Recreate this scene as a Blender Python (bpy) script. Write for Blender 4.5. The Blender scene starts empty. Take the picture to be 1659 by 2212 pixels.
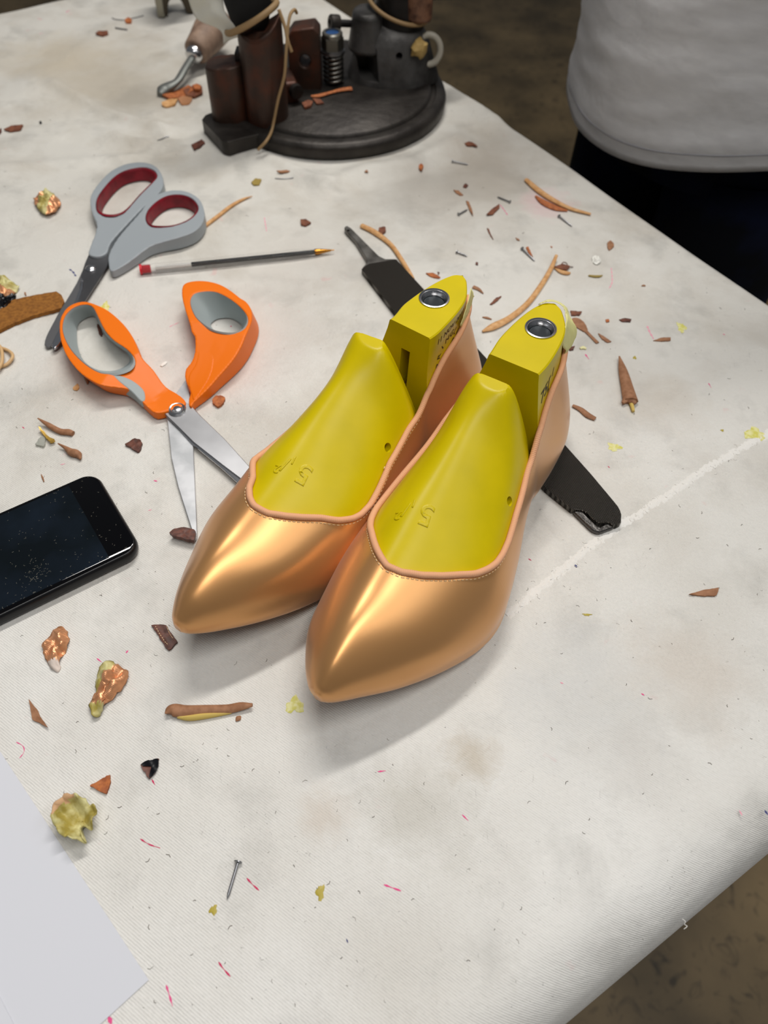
import bpy, bmesh, math, random
import numpy as np
from mathutils import Vector, Matrix, Euler
from mathutils.bvhtree import BVHTree
from mathutils import noise as mnoise

SC = bpy.context.scene
COL = SC.collection
random.seed(7)

# ------------------------------------------------------------------ camera
# all lengths below are millimetres over the cloth (z = 0 is the table top); S turns them into metres
S = 0.001
IMW, IMH, FPX = 1659.0, 2212.0, 1700.0
PITCH, ROLL, CAMH = math.radians(52.5), math.radians(1.75), 357.0
_c, _s = math.cos(ROLL), math.sin(ROLL)
_rt0 = np.array([1., 0, 0]); _up0 = np.array([0, math.sin(PITCH), math.cos(PITCH)])
FW = np.array([0, math.cos(PITCH), -math.sin(PITCH)])
RT = _c * _rt0 + _s * _up0; UP = -_s * _rt0 + _c * _up0
CP = np.array([0, 0, CAMH])
cam_data = bpy.data.cameras.new('camera')
cam = bpy.data.objects.new('camera', cam_data); COL.objects.link(cam)
cam.matrix_world = Matrix(((RT[0], UP[0], -FW[0], 0), (RT[1], UP[1], -FW[1], 0), (RT[2], UP[2], -FW[2], CAMH * S), (0, 0, 0, 1)))
cam_data.sensor_fit = 'HORIZONTAL'; cam_data.sensor_width = 6.7
cam_data.lens = 6.7 * FPX / IMW
cam_data.clip_start = 0.01; cam_data.clip_end = 50
cam_data.dof.use_dof = True; cam_data.dof.focus_distance = 0.40; cam_data.dof.aperture_fstop = 2.4
SC.camera = cam
SC.view_settings.view_transform = 'Standard'; SC.view_settings.look = 'None'
SC.view_settings.gamma = 1.0; SC.view_settings.use_curve_mapping = False
SC.view_settings.exposure = 0.1

# ------------------------------------------------------------------ light: grey room + two ceiling fluorescent tubes + an added fill strip
W = bpy.data.worlds.new('world'); SC.world = W; W.use_nodes = True
W.node_tree.nodes['Background'].inputs[0].default_value = (0.80, 0.84, 0.90, 1)
W.node_tree.nodes['Background'].inputs[1].default_value = 0.11
def area(name, loc, sx, sy, power, col, axis):
    d = bpy.data.lights.new(name, 'AREA'); d.shape = 'RECTANGLE'; d.size = sx; d.size_y = sy; d.energy = power; d.color = col
    o = bpy.data.objects.new(name, d); COL.objects.link(o); o.location = loc
    z = Vector(loc) - Vector((0.05, 0.3, 0)); z.normalize()
    x = Vector((axis[0], axis[1], 0)); x = (x - z * x.dot(z)).normalized(); y = z.cross(x)
    o.matrix_world = Matrix(((x[0], y[0], z[0], loc[0]), (x[1], y[1], z[1], loc[1]), (x[2], y[2], z[2], loc[2]), (0, 0, 0, 1)))
    return o
AX = (0.62, 0.78)
area('tube_and_fill_light', (0.06, 1.12, 1.60), 1.05, 0.10, 20, (1.0, 0.97, 0.93), (0.85, 0.5))
area('tube_and_fill_light', (0.30, -0.15, 1.70), 1.5, 0.12, 13, (1.0, 0.98, 0.95), AX)
area('tube_and_fill_light', (1.30, 0.20, 1.60), 1.5, 0.14, 4.5, (0.95, 0.98, 1.0), AX)  # added wide fill from the right, not one of the ceiling tubes

# ------------------------------------------------------------------ helpers
def PT(px, py, z=0.0):
    r = (px - IMW / 2) / FPX * RT - (py - IMH / 2) / FPX * UP + FW
    return CP + r * ((z - CAMH) / r[2])
def lin(r, g, b):
    f = lambda c: (c / 255 / 12.92) if c / 255 <= 0.04045 else ((c / 255 + 0.055) / 1.055) ** 2.4
    return (f(r), f(g), f(b), 1)
def mat(name, col, rough=0.5, metal=0.0, bump=None, noise=None, spec=0.5, sheen=0, coat=0, trans=0, ior=1.45, sss=0, alpha=1):
    """col: linear rgba.  noise=(colour2, scale per mm, detail, lo, hi)   bump=(kind, scale per mm, strength, distance mm)"""
    m = bpy.data.materials.new(name); m.use_nodes = True; nt = m.node_tree; N = nt.nodes; L = nt.links
    b = N['Principled BSDF']; b.inputs['Base Color'].default_value = col; b.inputs['Roughness'].default_value = rough
    b.inputs['Metallic'].default_value = metal; b.inputs['Specular IOR Level'].default_value = spec
    b.inputs['IOR'].default_value = ior; b.inputs['Transmission Weight'].default_value = trans
    b.inputs['Sheen Weight'].default_value = sheen; b.inputs['Coat Weight'].default_value = coat
    if sss:
        b.inputs['Subsurface Weight'].default_value = sss; b.inputs['Subsurface Radius'].default_value = (0.003, 0.003, 0.001)
        b.inputs['Subsurface Scale'].default_value = 0.6
    tc = N.new('ShaderNodeTexCoord')
    if noise:
        c2, sc, det, lo, hi = noise
        n = N.new('ShaderNodeTexNoise'); n.inputs['Scale'].default_value = sc * 1000; n.inputs['Detail'].default_value = det
        L.new(tc.outputs['Object'], n.inputs['Vector'])
        r = N.new('ShaderNodeMapRange'); r.inputs[1].default_value = lo; r.inputs[2].default_value = hi
        L.new(n.outputs['Fac'], r.inputs[0])
        mx = N.new('ShaderNodeMix'); mx.data_type = 'RGBA'; mx.inputs[6].default_value = col; mx.inputs[7].default_value = c2
        L.new(r.outputs[0], mx.inputs[0]); L.new(mx.outputs[2], b.inputs['Base Color'])
    if bump:
        kind, sc, st, dist = bump
        if kind == 'noise':
            t = N.new('ShaderNodeTexNoise'); t.inputs['Scale'].default_value = sc * 1000; t.inputs['Detail'].default_value = 5; out = t.outputs['Fac']
            L.new(tc.outputs['Object'], t.inputs['Vector'])
        else:
            t = N.new('ShaderNodeTexWave'); t.inputs['Scale'].default_value = sc * 1000 / 6.283 * 2; t.inputs['Distortion'].default_value = 0.4
            t.bands_direction = 'DIAGONAL' if kind == 'wave' else kind.upper(); out = t.outputs['Fac']
            L.new(tc.outputs['Object'], t.inputs['Vector'])
        bp = N.new('ShaderNodeBump'); bp.inputs['Strength'].default_value = st; bp.inputs['Distance'].default_value = dist * S
        L.new(out, bp.inputs['Height']); L.new(bp.outputs['Normal'], b.inputs['Normal'])
    return m

def empty(name, loc, label, cat, group=None):
    o = bpy.data.objects.new(name, None); COL.objects.link(o); o.empty_display_size = 0.01
    o.location = Vector(loc) * S
    return tag(o, label, cat, group)
def tag(o, label, cat, group=None):
    o['label'] = label; o['category'] = cat
    if group: o['group'] = group
    return o
def struct(o):
    o['kind'] = 'structure'; return o
def mesh(name, verts, faces, m, parent=None, smooth=True, origin=None, angle=40, mids=None):
    """verts in world millimetres.  Top-level meshes get their origin at the base of their bounds."""
    V = np.asarray(verts, float)
    root = parent
    base = np.zeros(3)
    if parent is not None:
        p = parent; base = np.zeros(3)
        while p is not None: base = base + np.array(p.location) / S; p = p.parent
    elif origin is not None: base = np.array(origin, float)
    else: base = np.array([V[:, 0].mean(), V[:, 1].mean(), V[:, 2].min()])
    me = bpy.data.meshes.new(name); me.from_pydata([tuple(v) for v in (V - base) * S], [], [tuple(int(i) for i in f) for f in faces])
    me.validate(); me.update()
    for mm in (m if isinstance(m, (list, tuple)) else [m]): me.materials.append(mm)
    if mids is not None:
        for p, i in zip(me.polygons, mids): p.material_index = int(i)
    bm = bmesh.new(); bm.from_mesh(me); bmesh.ops.recalc_face_normals(bm, faces=bm.faces); bm.to_mesh(me); bm.free()
    o = bpy.data.objects.new(name, me); COL.objects.link(o)
    if smooth:
        me.polygons.foreach_set('use_smooth', [True] * len(me.polygons))
        if angle: me.set_sharp_from_angle(angle=math.radians(angle))
    if parent is not None: o.parent = parent
    else: o.location = Vector(base) * S
    return o
def gridfaces(R, C, closed=False, off=0, flip=False):
    F = []
    for i in range(R - 1):
        for j in range(C if closed else C - 1):
            k = (j + 1) % C
            F.append((off + i * C + j, off + i * C + k, off + (i + 1) * C + k, off + (i + 1) * C + j))
    return F
def crom(P, n, closed=False):
    P = np.asarray(P, float); K = len(P); out = []
    Q = np.concatenate([P[-1:], P, P[:2]]) if closed else np.concatenate([[2 * P[0] - P[1]], P, [2 * P[-1] - P[-2]]])
    for i in range(K if closed else K - 1):
        p0, p1, p2, p3 = Q[i:i + 4]
        for j in range(n):
            t = j / n
            out.append(.5 * ((2 * p1) + (-p0 + p2) * t + (2 * p0 - 5 * p1 + 4 * p2 - p3) * t * t + (-p0 + 3 * p1 - 3 * p2 + p3) * t ** 3))
    if not closed: out.append(P[-1])
    return np.array(out)
def resample(P, step=None, n=None, closed=False):
    P = np.asarray(P, float)
    if closed: P = np.vstack([P, P[:1]])
    d = np.r_[0, np.cumsum(np.linalg.norm(np.diff(P, axis=0), axis=1))]
    if n is None: n = max(3, int(round(d[-1] / step)) + (0 if closed else 1))
    t = np.linspace(0, d[-1], n, endpoint=not closed)
    return np.stack([np.interp(t, d, P[:, k]) for k in range(P.shape[1])], 1)
def tube_vf(P, rad, seg=10, flat=1.0, closed=False, cap=True, up=(0, 0, 1)):
    """tube along P; rad scalar or per point; flat scales the vertical radius"""
    P = np.asarray(P, float); n = len(P); rad = np.broadcast_to(np.asarray(rad, float), (n,))
    T = np.roll(P, -1, 0) - np.roll(P, 1, 0) if closed else np.gradient(P, axis=0)
    T /= np.linalg.norm(T, axis=1, keepdims=True) + 1e-12
    upv = np.array(up, float); V = []
    for i in range(n):
        a = np.cross(T[i], upv)
        if np.linalg.norm(a) < 1e-3: a = np.cross(T[i], [1, 0, 0.1])
        a /= np.linalg.norm(a); b = np.cross(a, T[i])
        for k in range(seg):
            th = 2 * math.pi * k / seg
            V.append(P[i] + rad[i] * (math.cos(th) * a + flat * math.sin(th) * b))
    F = gridfaces(n, seg, True)
    if closed: F += [((n - 1) * seg + k, (n - 1) * seg + (k + 1) % seg, (k + 1) % seg, k) for k in range(seg)]
    elif cap: F += [tuple(range(seg))[::-1], tuple((n - 1) * seg + k for k in range(seg))]
    return np.array(V), F
def join(parts):
    V = []; F = []; o = 0
    for v, f in parts:
        V.append(np.asarray(v, float)); F += [tuple(i + o for i in q) for q in f]; o += len(v)
    return np.vstack(V), F
def lathe_vf(prof, c, axis=(0, 0, 1), seg=32, xref=(1, 0, 0)):
    """prof: (r, h) list; c base point"""
    A = np.array(axis, float); A /= np.linalg.norm(A); X = np.array(xref, float); X -= A * (X @ A)
    if np.linalg.norm(X) < 1e-3: X = np.array([0, 1., 0]); X -= A * (X @ A)
    X /= np.linalg.norm(X); Y = np.cross(A, X); c = np.array(c, float); V = []
    for r, h in prof:
        for k in range(seg):
            t = 2 * math.pi * k / seg; V.append(c + A * h + r * (math.cos(t) * X + math.sin(t) * Y))
    F = gridfaces(len(prof), seg, True)
    if prof[0][0] > 0: F.append(tuple(range(seg)))
    if prof[-1][0] > 0: F.append(tuple((len(prof) - 1) * seg + k for k in range(seg)))
    return np.array(V), F
def box_vf(c, d, rz=0, ax=None):
    c = np.array(c, float); h = np.array(d, float) / 2; V = []
    for x in (-1, 1):
        for y in (-1, 1):
            for z in (-1, 1):
                p = np.array([x * h[0], y * h[1], z * h[2]])
                V.append(c + np.array([p[0] * math.cos(rz) - p[1] * math.sin(rz), p[0] * math.sin(rz) + p[1] * math.cos(rz), p[2]]))
    return np.array(V), [(0, 1, 3, 2), (4, 6, 7, 5), (0, 4, 5, 1), (2, 3, 7, 6), (0, 2, 6, 4), (1, 5, 7, 3)]
def bevel(o, w, seg=2, angle=35):
    md = o.modifiers.new('bevel', 'BEVEL'); md.width = w * S; md.segments = seg; md.limit_method = 'ANGLE'; md.angle_limit = math.radians(angle)
    return o
def remesh(o, vox, it=6, f=0.5):
    md = o.modifiers.new('remesh', 'REMESH'); md.mode = 'VOXEL'; md.voxel_size = vox * S; md.use_smooth_shade = True
    if it:
        sm = o.modifiers.new('smooth', 'SMOOTH'); sm.factor = f; sm.iterations = it
    return o
def bake(o):
    """apply the modifiers of o"""
    dg = bpy.context.evaluated_depsgraph_get(); me = bpy.data.meshes.new_from_object(o.evaluated_get(dg)); o.modifiers.clear(); o.data = me; return o
def cut(o, cutters, m=None):
    """cut closed (verts, faces) millimetre solids out of o"""
    tmp = []
    for v, f in cutters:
        c = mesh('cutter', v, f, m or o.data.materials[0], smooth=False); tmp.append(c)
        md = o.modifiers.new('cut', 'BOOLEAN'); md.operation = 'DIFFERENCE'; md.object = c; md.solver = 'EXACT'
    bpy.context.view_layer.update(); bake(o)
    for c in tmp: bpy.data.objects.remove(c, do_unlink=True)
    o.data.polygons.foreach_set('use_smooth', [True] * len(o.data.polygons)); o.data.set_sharp_from_angle(angle=math.radians(35))
    return o
def holed_prism(outer, inners, ztop, zbot, solid_fn=None):
    """prism with holes; outer / inners: (n,2) world mm; ztop: scalar or function(x, y)"""
    bm = bmesh.new(); loops = [outer] + list(inners); E = []
    for L_ in loops:
        vs = [bm.verts.new((x, y, 0)) for x, y in L_]
        E += [bm.edges.new((vs[i], vs[(i + 1) % len(vs)])) for i in range(len(vs))]
    bmesh.ops.triangle_fill(bm, use_beauty=True, use_dissolve=False, edges=E)
    bmesh.ops.subdivide_edges(bm, edges=[e for e in bm.edges if not e.is_boundary and e.calc_length() > 8], cuts=2)
    bmesh.ops.triangulate(bm, faces=bm.faces)
    r = bmesh.ops.extrude_face_region(bm, geom=list(bm.faces))
    top = {g for g in r['geom'] if isinstance(g, bmesh.types.BMVert)}
    for v in bm.verts:
        if v in top: v.co.z = ztop(v.co.x, v.co.y) if callable(ztop) else ztop
        else: v.co.z = zbot(v.co.x, v.co.y) if callable(zbot) else zbot
    bm.verts.index_update(); V = np.array([v.co[:] for v in bm.verts]); F = [tuple(v.index for v in f.verts) for f in bm.faces]; bm.free()
    return V, F
def pxloop(P, z=0.0, step=2.0, smooth=True, n=3):
    Q = np.array([PT(a, b, z)[:2] for a, b in P])
    if smooth: Q = crom(Q, n, True)
    return resample(Q, step=step, closed=True)

# ------------------------------------------------------------------ floor
FLOOR_Z = -850.0
def floor_material():
    m = mat('floor_concrete', lin(98, 84, 60), 0.55, bump=('noise', 0.02, 0.3, 1.0)); nt = m.node_tree; N = nt.nodes; L = nt.links
    tc = N.new('ShaderNodeTexCoord'); b = N['Principled BSDF']
    n1 = N.new('ShaderNodeTexNoise'); n1.inputs['Scale'].default_value = 5; n1.inputs['Detail'].default_value = 6
    n2 = N.new('ShaderNodeTexNoise'); n2.inputs['Scale'].default_value = 32; n2.inputs['Detail'].default_value = 4; n2.inputs['Distortion'].default_value = 1.5
    L.new(tc.outputs['Object'], n1.inputs['Vector']); L.new(tc.outputs['Object'], n2.inputs['Vector'])
    r1 = N.new('ShaderNodeValToRGB'); r1.color_ramp.elements[0].position = .35; r1.color_ramp.elements[0].color = lin(88, 74, 50)
    r1.color_ramp.elements[1].position = .7; r1.color_ramp.elements[1].color = lin(142, 120, 84)
    r2 = N.new('ShaderNodeValToRGB'); r2.color_ramp.elements[0].position = .27; r2.color_ramp.elements[0].color = (.35, .35, .35, 1)
    r2.color_ramp.elements[1].position = .45; r2.color_ramp.elements[1].color = (1, 1, 1, 1)
    mx = N.new('ShaderNodeMix'); mx.data_type = 'RGBA'; mx.blend_type = 'MULTIPLY'; mx.inputs[0].default_value = 1
    L.new(n1.outputs['Fac'], r1.inputs[0]); L.new(n2.outputs['Fac'], r2.inputs[0]); L.new(r1.outputs[0], mx.inputs[6]); L.new(r2.outputs[0], mx.inputs[7])
    L.new(mx.outputs[2], b.inputs['Base Color']); return m
struct(mesh('floor', [(-4000, -2500, FLOOR_Z), (4500, -2500, FLOOR_Z), (4500, 6500, FLOOR_Z), (-4000, 6500, FLOOR_Z)], [(0, 1, 2, 3)], floor_material(), smooth=False))

# ------------------------------------------------------------------ work table and its cloth
E0 = PT(960, 168)[:2]; E1 = PT(1640, 632)[:2]; EU = (E1 - E0) / np.linalg.norm(E1 - E0)      # far -> near along the right edge
EN = np.array([-EU[1], EU[0]])                                                              # outward over the right edge
if EN @ np.array([1, 1]) < 0: EN = -EN
FR = PT(1440, 2030, -26)[:2]
CORN = E0 + EU * ((FR - E0) @ EU)                                                           # near right corner
FA = PT(60, 11)[:2]
TL = (CORN - FA) @ EU                                                                       # table length along EU
TW = 1150.0
def table_pt(a, b): return CORN - EU * a - EN * b                                           # a from the near edge, b from the right edge
def tab_ab(p): d = np.asarray(p)[..., :2] - CORN; return -(d @ EU), -(d @ EN)
wood = mat('table_wood', lin(120, 92, 60), 0.6, bump=('noise', 0.05, 0.3, 0.5))
tb = empty('work_table', (*table_pt(TL / 2, TW / 2), FLOOR_Z), 'wooden workshop table standing under the stained white cloth', 'table')
ang = math.atan2(EU[1], EU[0])
tc_ = table_pt(TL / 2, TW / 2)
tq = table_pt(TL / 2 + 15, TW / 2); v, f = box_vf((tq[0], tq[1], -21), (TL - 60, TW - 40, 30), ang); mesh('tabletop', v, f, wood, tb, False)
for a, b in ((60, 60), (TL - 60, 60), (60, TW - 60), (TL - 60, TW - 60)):
    q = table_pt(a, b); v, f = box_vf((q[0], q[1], (FLOOR_Z - 34) / 2), (60, 60, -FLOOR_Z - 34), ang); mesh('leg', v, f, wood, tb, False)

RIDGE = [  # px polyline, height mm, half width mm
 ([(120, 185), (225, 240), (330, 275), (440, 290)], 3.0, 7), ([(150, 300), (300, 330), (420, 352)], -1.5, 9), ([(250, 292), (340, 318), (440, 300)], 2.0, 5),
 ([(0, 365), (190, 350), (330, 330), (440, 322)], 2.4, 8), ([(370, 400), (450, 360), (520, 345)], 2.0, 8), ([(560, 335), (640, 372), (712, 402)], 3.0, 7),
 ([(700, 410), (780, 372), (900, 345), (985, 300)], 4.0, 12), ([(968, 188), (1000, 215), (1060, 262)], 4.5, 12), ([(640, 420), (800, 400), (980, 350), (1120, 350)], -1.5, 18),
 ([(0, 470), (200, 440), (420, 420)], 1.6, 14), ([(0, 230), (100, 160), (260, 60)], 1.6, 22), ([(820, 380), (930, 420), (1100, 470), (1180, 560)], 1.2, 20),
 ([(330, 250), (360, 300), (400, 340)], 1.8, 6),
]
RID = [(resample(np.array([PT(a, b)[:2] for a, b in P]), step=6), h, w) for P, h, w in RIDGE]
SEAM = resample(np.array([PT(a, b)[:2] for a, b in [(1095, 1330), (1190, 1250), (1300, 1160), (1420, 1085), (1530, 1010), (1680, 925), (1800, 862)]]), step=3)
OBJC = [(np.array(PT(a, b)[:2]), r) for a, b, r in [(900, 1100, 150), (100, 1180, 90), (330, 850, 110), (380, 450, 90), (600, 560, 80), (1000, 700, 110), (100, 2050, 130), (560, 560, 60), (60, 690, 50), (760, 220, 112), (520, 240, 60)]]
def cloth_h(x, y):
    x = np.asarray(x, float); y = np.asarray(y, float); h = np.zeros_like(x)
    n = 0.9 * np.sin(x * .021 + 1.3 * np.sin(y * .011)) * np.sin(y * .017 + 1.1 * np.sin(x * .013 + 2)) + .35 * np.sin(x * .07 + y * .05 + 2 * np.sin(y * .03))
    far = 1 / (1 + np.exp(-(y - 440) / 45)); h += n * (0.25 + 0.9 * far)
    for P, a, w in RID:
        d = np.min(np.hypot(x[..., None] - P[:, 0], y[..., None] - P[:, 1]), -1); h += 1.5 * a * np.exp(-(d / w) ** 2)
    d = np.min(np.hypot(x[..., None] - SEAM[:, 0], y[..., None] - SEAM[:, 1]), -1)
    h += 0.5 * np.exp(-(d / 6) ** 2)
    k = np.ones_like(x)
    for c, r in OBJC:
        dd = np.hypot(x - c[0], y - c[1]); k *= 1 / (1 + np.exp(-(dd - r) / 7))
    return h * k
def H(p): return float(cloth_h(np.array([p[0]]), np.array([p[1]]))[0])
def edge_profile(q, R):
    """q = path length inwards from where the straight hang starts; returns (inset from the edge, drop)"""
    arc = R * math.pi / 2
    if q >= arc: return R + (q - arc), 0.0
    if q >= 0:
        t = (arc - q) / R; return R - R * math.sin(t), R - R * math.cos(t)
    return 0.0 - 2.5 * math.sin(-q * .02), R - q
def build_cloth():
    def stations(L, R0, R1):
        arc0 = R0 * math.pi / 2; q = [-260, -170, -110, -60, -25, 0] + list(np.linspace(0, arc0, 12)[1:-1]) + list(np.arange(arc0, L * .5, 4.0))
        a = [edge_profile(t, R0) for t in q]
        arc1 = R1 * math.pi / 2; q2 = [-260, -120, -30, 0] + list(np.linspace(0, arc1, 8)[1:-1]) + list(np.arange(arc1, L * .5, 4.0))
        b = [edge_profile(t, R1) for t in q2]
        b = [(L - i, d) for i, d in b][::-1]
        mid = [(i, 0) for i in np.arange(a[-1][0] + 4, b[0][0] - 1, 4.0)]
        return a + mid + b
    A = stations(TL, 30, 8); B = stations(TW, 9, 8); V = []
    for ia, da in A:
        for ib, db in B:
            p = table_pt(ia, ib); V.append((p[0], p[1], -max(da, db)))
    V = np.array(V); flat = V[:, 2] > -6
    hh = np.zeros(len(V))
    for i in range(0, len(V), 4000): hh[i:i + 4000] = cloth_h(V[i:i + 4000, 0], V[i:i + 4000, 1])
    V[:, 2] += hh * np.clip((V[:, 2] + 6) / 6, 0, 1)
    # the hanging part sways gently
    w = np.clip(-V[:, 2] / 250, 0, 1); s_ = (V[:, :2] @ EU); t_ = (V[:, :2] @ EN)
    V[:, 0] += w * EN[0] * 6 * np.sin(s_ * .03); V[:, 1] += w * EN[1] * 6 * np.sin(s_ * .03)
    return V, gridfaces(len(A), len(B))
def cloth_material():
    m = bpy.data.materials.new('stained_cotton_cloth'); m.use_nodes = True; nt = m.node_tree; N = nt.nodes; L = nt.links; b = N['Principled BSDF']
    tc = N.new('ShaderNodeTexCoord'); co = tc.outputs['Object']
    def noise(sc, det=4, dist=0, vec=None, ro=.5):
        n = N.new('ShaderNodeTexNoise'); n.inputs['Scale'].default_value = sc; n.inputs['Detail'].default_value = det; n.inputs['Distortion'].default_value = dist; n.inputs['Roughness'].default_value = ro
        L.new(vec or co, n.inputs['Vector']); return n.outputs['Fac']
    def ramp(x, lo, hi, a=0., c=1.):
        r = N.new('ShaderNodeMapRange'); r.inputs[1].default_value = lo; r.inputs[2].default_value = hi; r.inputs[3].default_value = a; r.inputs[4].default_value = c
        L.new(x, r.inputs[0]); return r.outputs[0]
    def mul(x, y):
        k = N.new('ShaderNodeMath'); k.operation = 'MULTIPLY'
        for i, q in enumerate((x, y)):
            if isinstance(q, (int, float)): k.inputs[i].default_value = q
            else: L.new(q, k.inputs[i])
        return k.outputs[0]
    def mixc(fac, a, c):
        k = N.new('ShaderNodeMix'); k.data_type = 'RGBA'; L.new(fac, k.inputs[0])
        if isinstance(a, tuple): k.inputs[6].default_value = a
        else: L.new(a, k.inputs[6])
        k.inputs[7].default_value = c; return k.outputs[2]
    sx = N.new('ShaderNodeSeparateXYZ'); L.new(co, sx.inputs[0])
    farm = ramp(sx.outputs[1], -0.25, 0.25)                                   # far half: darker base tone, heavier grime
    base = mixc(ramp(noise(9, 3), .3, .7), lin(229, 227, 222), lin(218, 215, 208))
    base = mixc(ramp(farm, 0, 1, 0, .75), base, lin(208, 204, 194))
    c = mixc(mul(ramp(noise(11, 7, .25, ro=.62), .48, .72, 0, .62), ramp(farm, 0, 1, .25, 1.0)), base, lin(168, 156, 138))   # brown grime
    c = mixc(mul(ramp(noise(26, 6, .2, ro=.62), .52, .72, 0, .45), ramp(farm, 0, 1, .6, 1)), c, lin(150, 148, 142))           # grey rubbed patches
    c = mixc(ramp(noise(55, 3, .3), .70, .78, 0, .35), c, lin(222, 160, 160))
    spk = ramp(noise(420, 2, .8, ro=.6), .70, .76, 0, .75); c = mixc(mul(spk, ramp(noise(25, 3), .45, .6)), c, lin(96, 88, 78))
    # individual stains (px, radius mm, colour, strength)
    for (px, py), r, colr, st in [((1020, 1640), 13, (196, 186, 170), .8), ((900, 1745), 26, (196, 192, 182), .75), ((700, 1760), 12, (206, 196, 184), .7), ((1480, 1450), 34, (204, 194, 182), .6), ((1250, 1480), 40, (206, 206, 204), .6),
        ((1380, 1640), 22, (204, 200, 194), .5), ((240, 170), 90, (186, 176, 158), .8), ((300, 215), 40, (168, 160, 146), .7), ((120, 120), 60, (196, 184, 162), .7), ((1060, 350), 55, (176, 166, 152), .75), ((1000, 420), 60, (184, 176, 164), .7),
        ((880, 400), 50, (176, 170, 160), .6), ((1180, 440), 22, (222, 170, 176), .5), ((1440, 870), 26, (206, 196, 182), .5), ((560, 720), 45, (204, 196, 188), .5), ((500, 800), 40, (206, 190, 184), .4), ((640, 560), 50, (204, 196, 186), .5), ((1370, 640), 30, (206, 200, 188), .4), ((150, 470), 40, (206, 200, 190), .5), ((1590, 1940), 14, (200, 188, 178), .6)]:
        q = PT(px, py); vd = N.new('ShaderNodeVectorMath'); vd.operation = 'DISTANCE'; vd.inputs[1].default_value = ((q[0] - tc_[0]) * S, (q[1] - tc_[1]) * S, 0)
        L.new(co, vd.inputs[0]); nz = noise(1000 / r * 1.3, 5, .4, ro=.65); ad = N.new('ShaderNodeMath'); ad.operation = 'MULTIPLY_ADD'; L.new(nz, ad.inputs[0]); ad.inputs[1].default_value = -1.9 * r * S; L.new(vd.outputs['Value'], ad.inputs[2])
        c = mixc(ramp(ad.outputs[0], -.75 * r * S, .25 * r * S, st, 0), c, lin(*colr))
    # small fibres
    mp = N.new('ShaderNodeMapping'); mp.inputs['Scale'].default_value = (1, .35, 1); mp.inputs['Rotation'].default_value = (0, 0, .7); L.new(co, mp.inputs['Vector'])
    fib = ramp(noise(260, 4, 2.2, vec=mp.outputs[0]), .66, .74, 0, .35); c = mixc(mul(fib, ramp(noise(14, 3), .5, .65)), c, lin(130, 126, 120))
    L.new(c, b.inputs['Base Color']); b.inputs['Roughness'].default_value = .42; b.inputs['Specular IOR Level'].default_value = .45; b.inputs['Sheen Weight'].default_value = .15
    # satin twill weave + rub texture
    w = N.new('ShaderNodeTexWave'); w.bands_direction = 'DIAGONAL'; w.inputs['Scale'].default_value = 430; w.inputs['Distortion'].default_value = .6; w.inputs['Detail'].default_value = 1
    mp2 = N.new('ShaderNodeMapping'); mp2.inputs['Rotation'].default_value = (0, 0, math.radians(-12)); L.new(co, mp2.inputs['Vector']); L.new(mp2.outputs[0], w.inputs['Vector'])
    b1 = N.new('ShaderNodeBump'); b1.inputs['Strength'].default_value = .4; b1.inputs['Distance'].default_value = .0003; L.new(w.outputs['Fac'], b1.inputs['Height'])
    b2 = N.new('ShaderNodeBump'); b2.inputs['Strength'].default_value = .6; b2.inputs['Distance'].default_value = .0006; L.new(noise(500, 6, .5, ro=.7), b2.inputs['Height']); L.new(b1.outputs[0], b2.inputs['Normal'])
    b3 = N.new('ShaderNodeBump'); b3.inputs['Strength'].default_value = .5; b3.inputs['Distance'].default_value = .004; L.new(noise(28, 4, .4), b3.inputs['Height']); L.new(b2.outputs[0], b3.inputs['Normal'])
    L.new(b3.outputs[0], b.inputs['Normal']); return m
V_, F_ = build_cloth()
cloth = mesh('tablecloth', V_, F_, cloth_material(), angle=0, origin=(tc_[0], tc_[1], 0))
tag(cloth, 'stained white cotton cloth draped over the whole workshop table', 'tablecloth')

# pen marks, glue drops and the fuzzy seam belong to the cloth
pink = mat('pink_ink', lin(226, 84, 140), .8); crim = mat('crimson_ink', lin(200, 52, 96), .8); pale = mat('faded_pink_ink', lin(232, 160, 176), .9)
blue = mat('blue_ink', lin(70, 74, 120), .8); glue = mat('dried_yellow_glue', lin(206, 200, 96), .5, noise=(lin(224, 220, 160), .4, 3, .4, .6)); ochre = mat('ochre_glue', lin(176, 158, 60), .4)
hairm = mat('dark_lint', lin(112, 104, 94), .9)
def stroke(name, P, w, m, lift=.12):
    Q = crom(np.array([PT(a, b) for a, b in P]), 4); Q = resample(Q, step=1.2); V = []; F = []
    for i, p in enumerate(Q):
        t = Q[min(i + 1, len(Q) - 1)] - Q[max(i - 1, 0)]; n = np.array([-t[1], t[0]]); n /= np.linalg.norm(n) + 1e-9
        ww = w * (.6 + .4 * math.sin(i * 1.7)) * (1 if 0 < i < len(Q) - 1 else .5)
        for s in (-1, 1):
            x, y = p[0] + s * n[0] * ww, p[1] + s * n[1] * ww; V.append((x, y, H((x, y)) + lift))
    return mesh(name, V, gridfaces(len(Q), 2), m, cloth)
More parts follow.
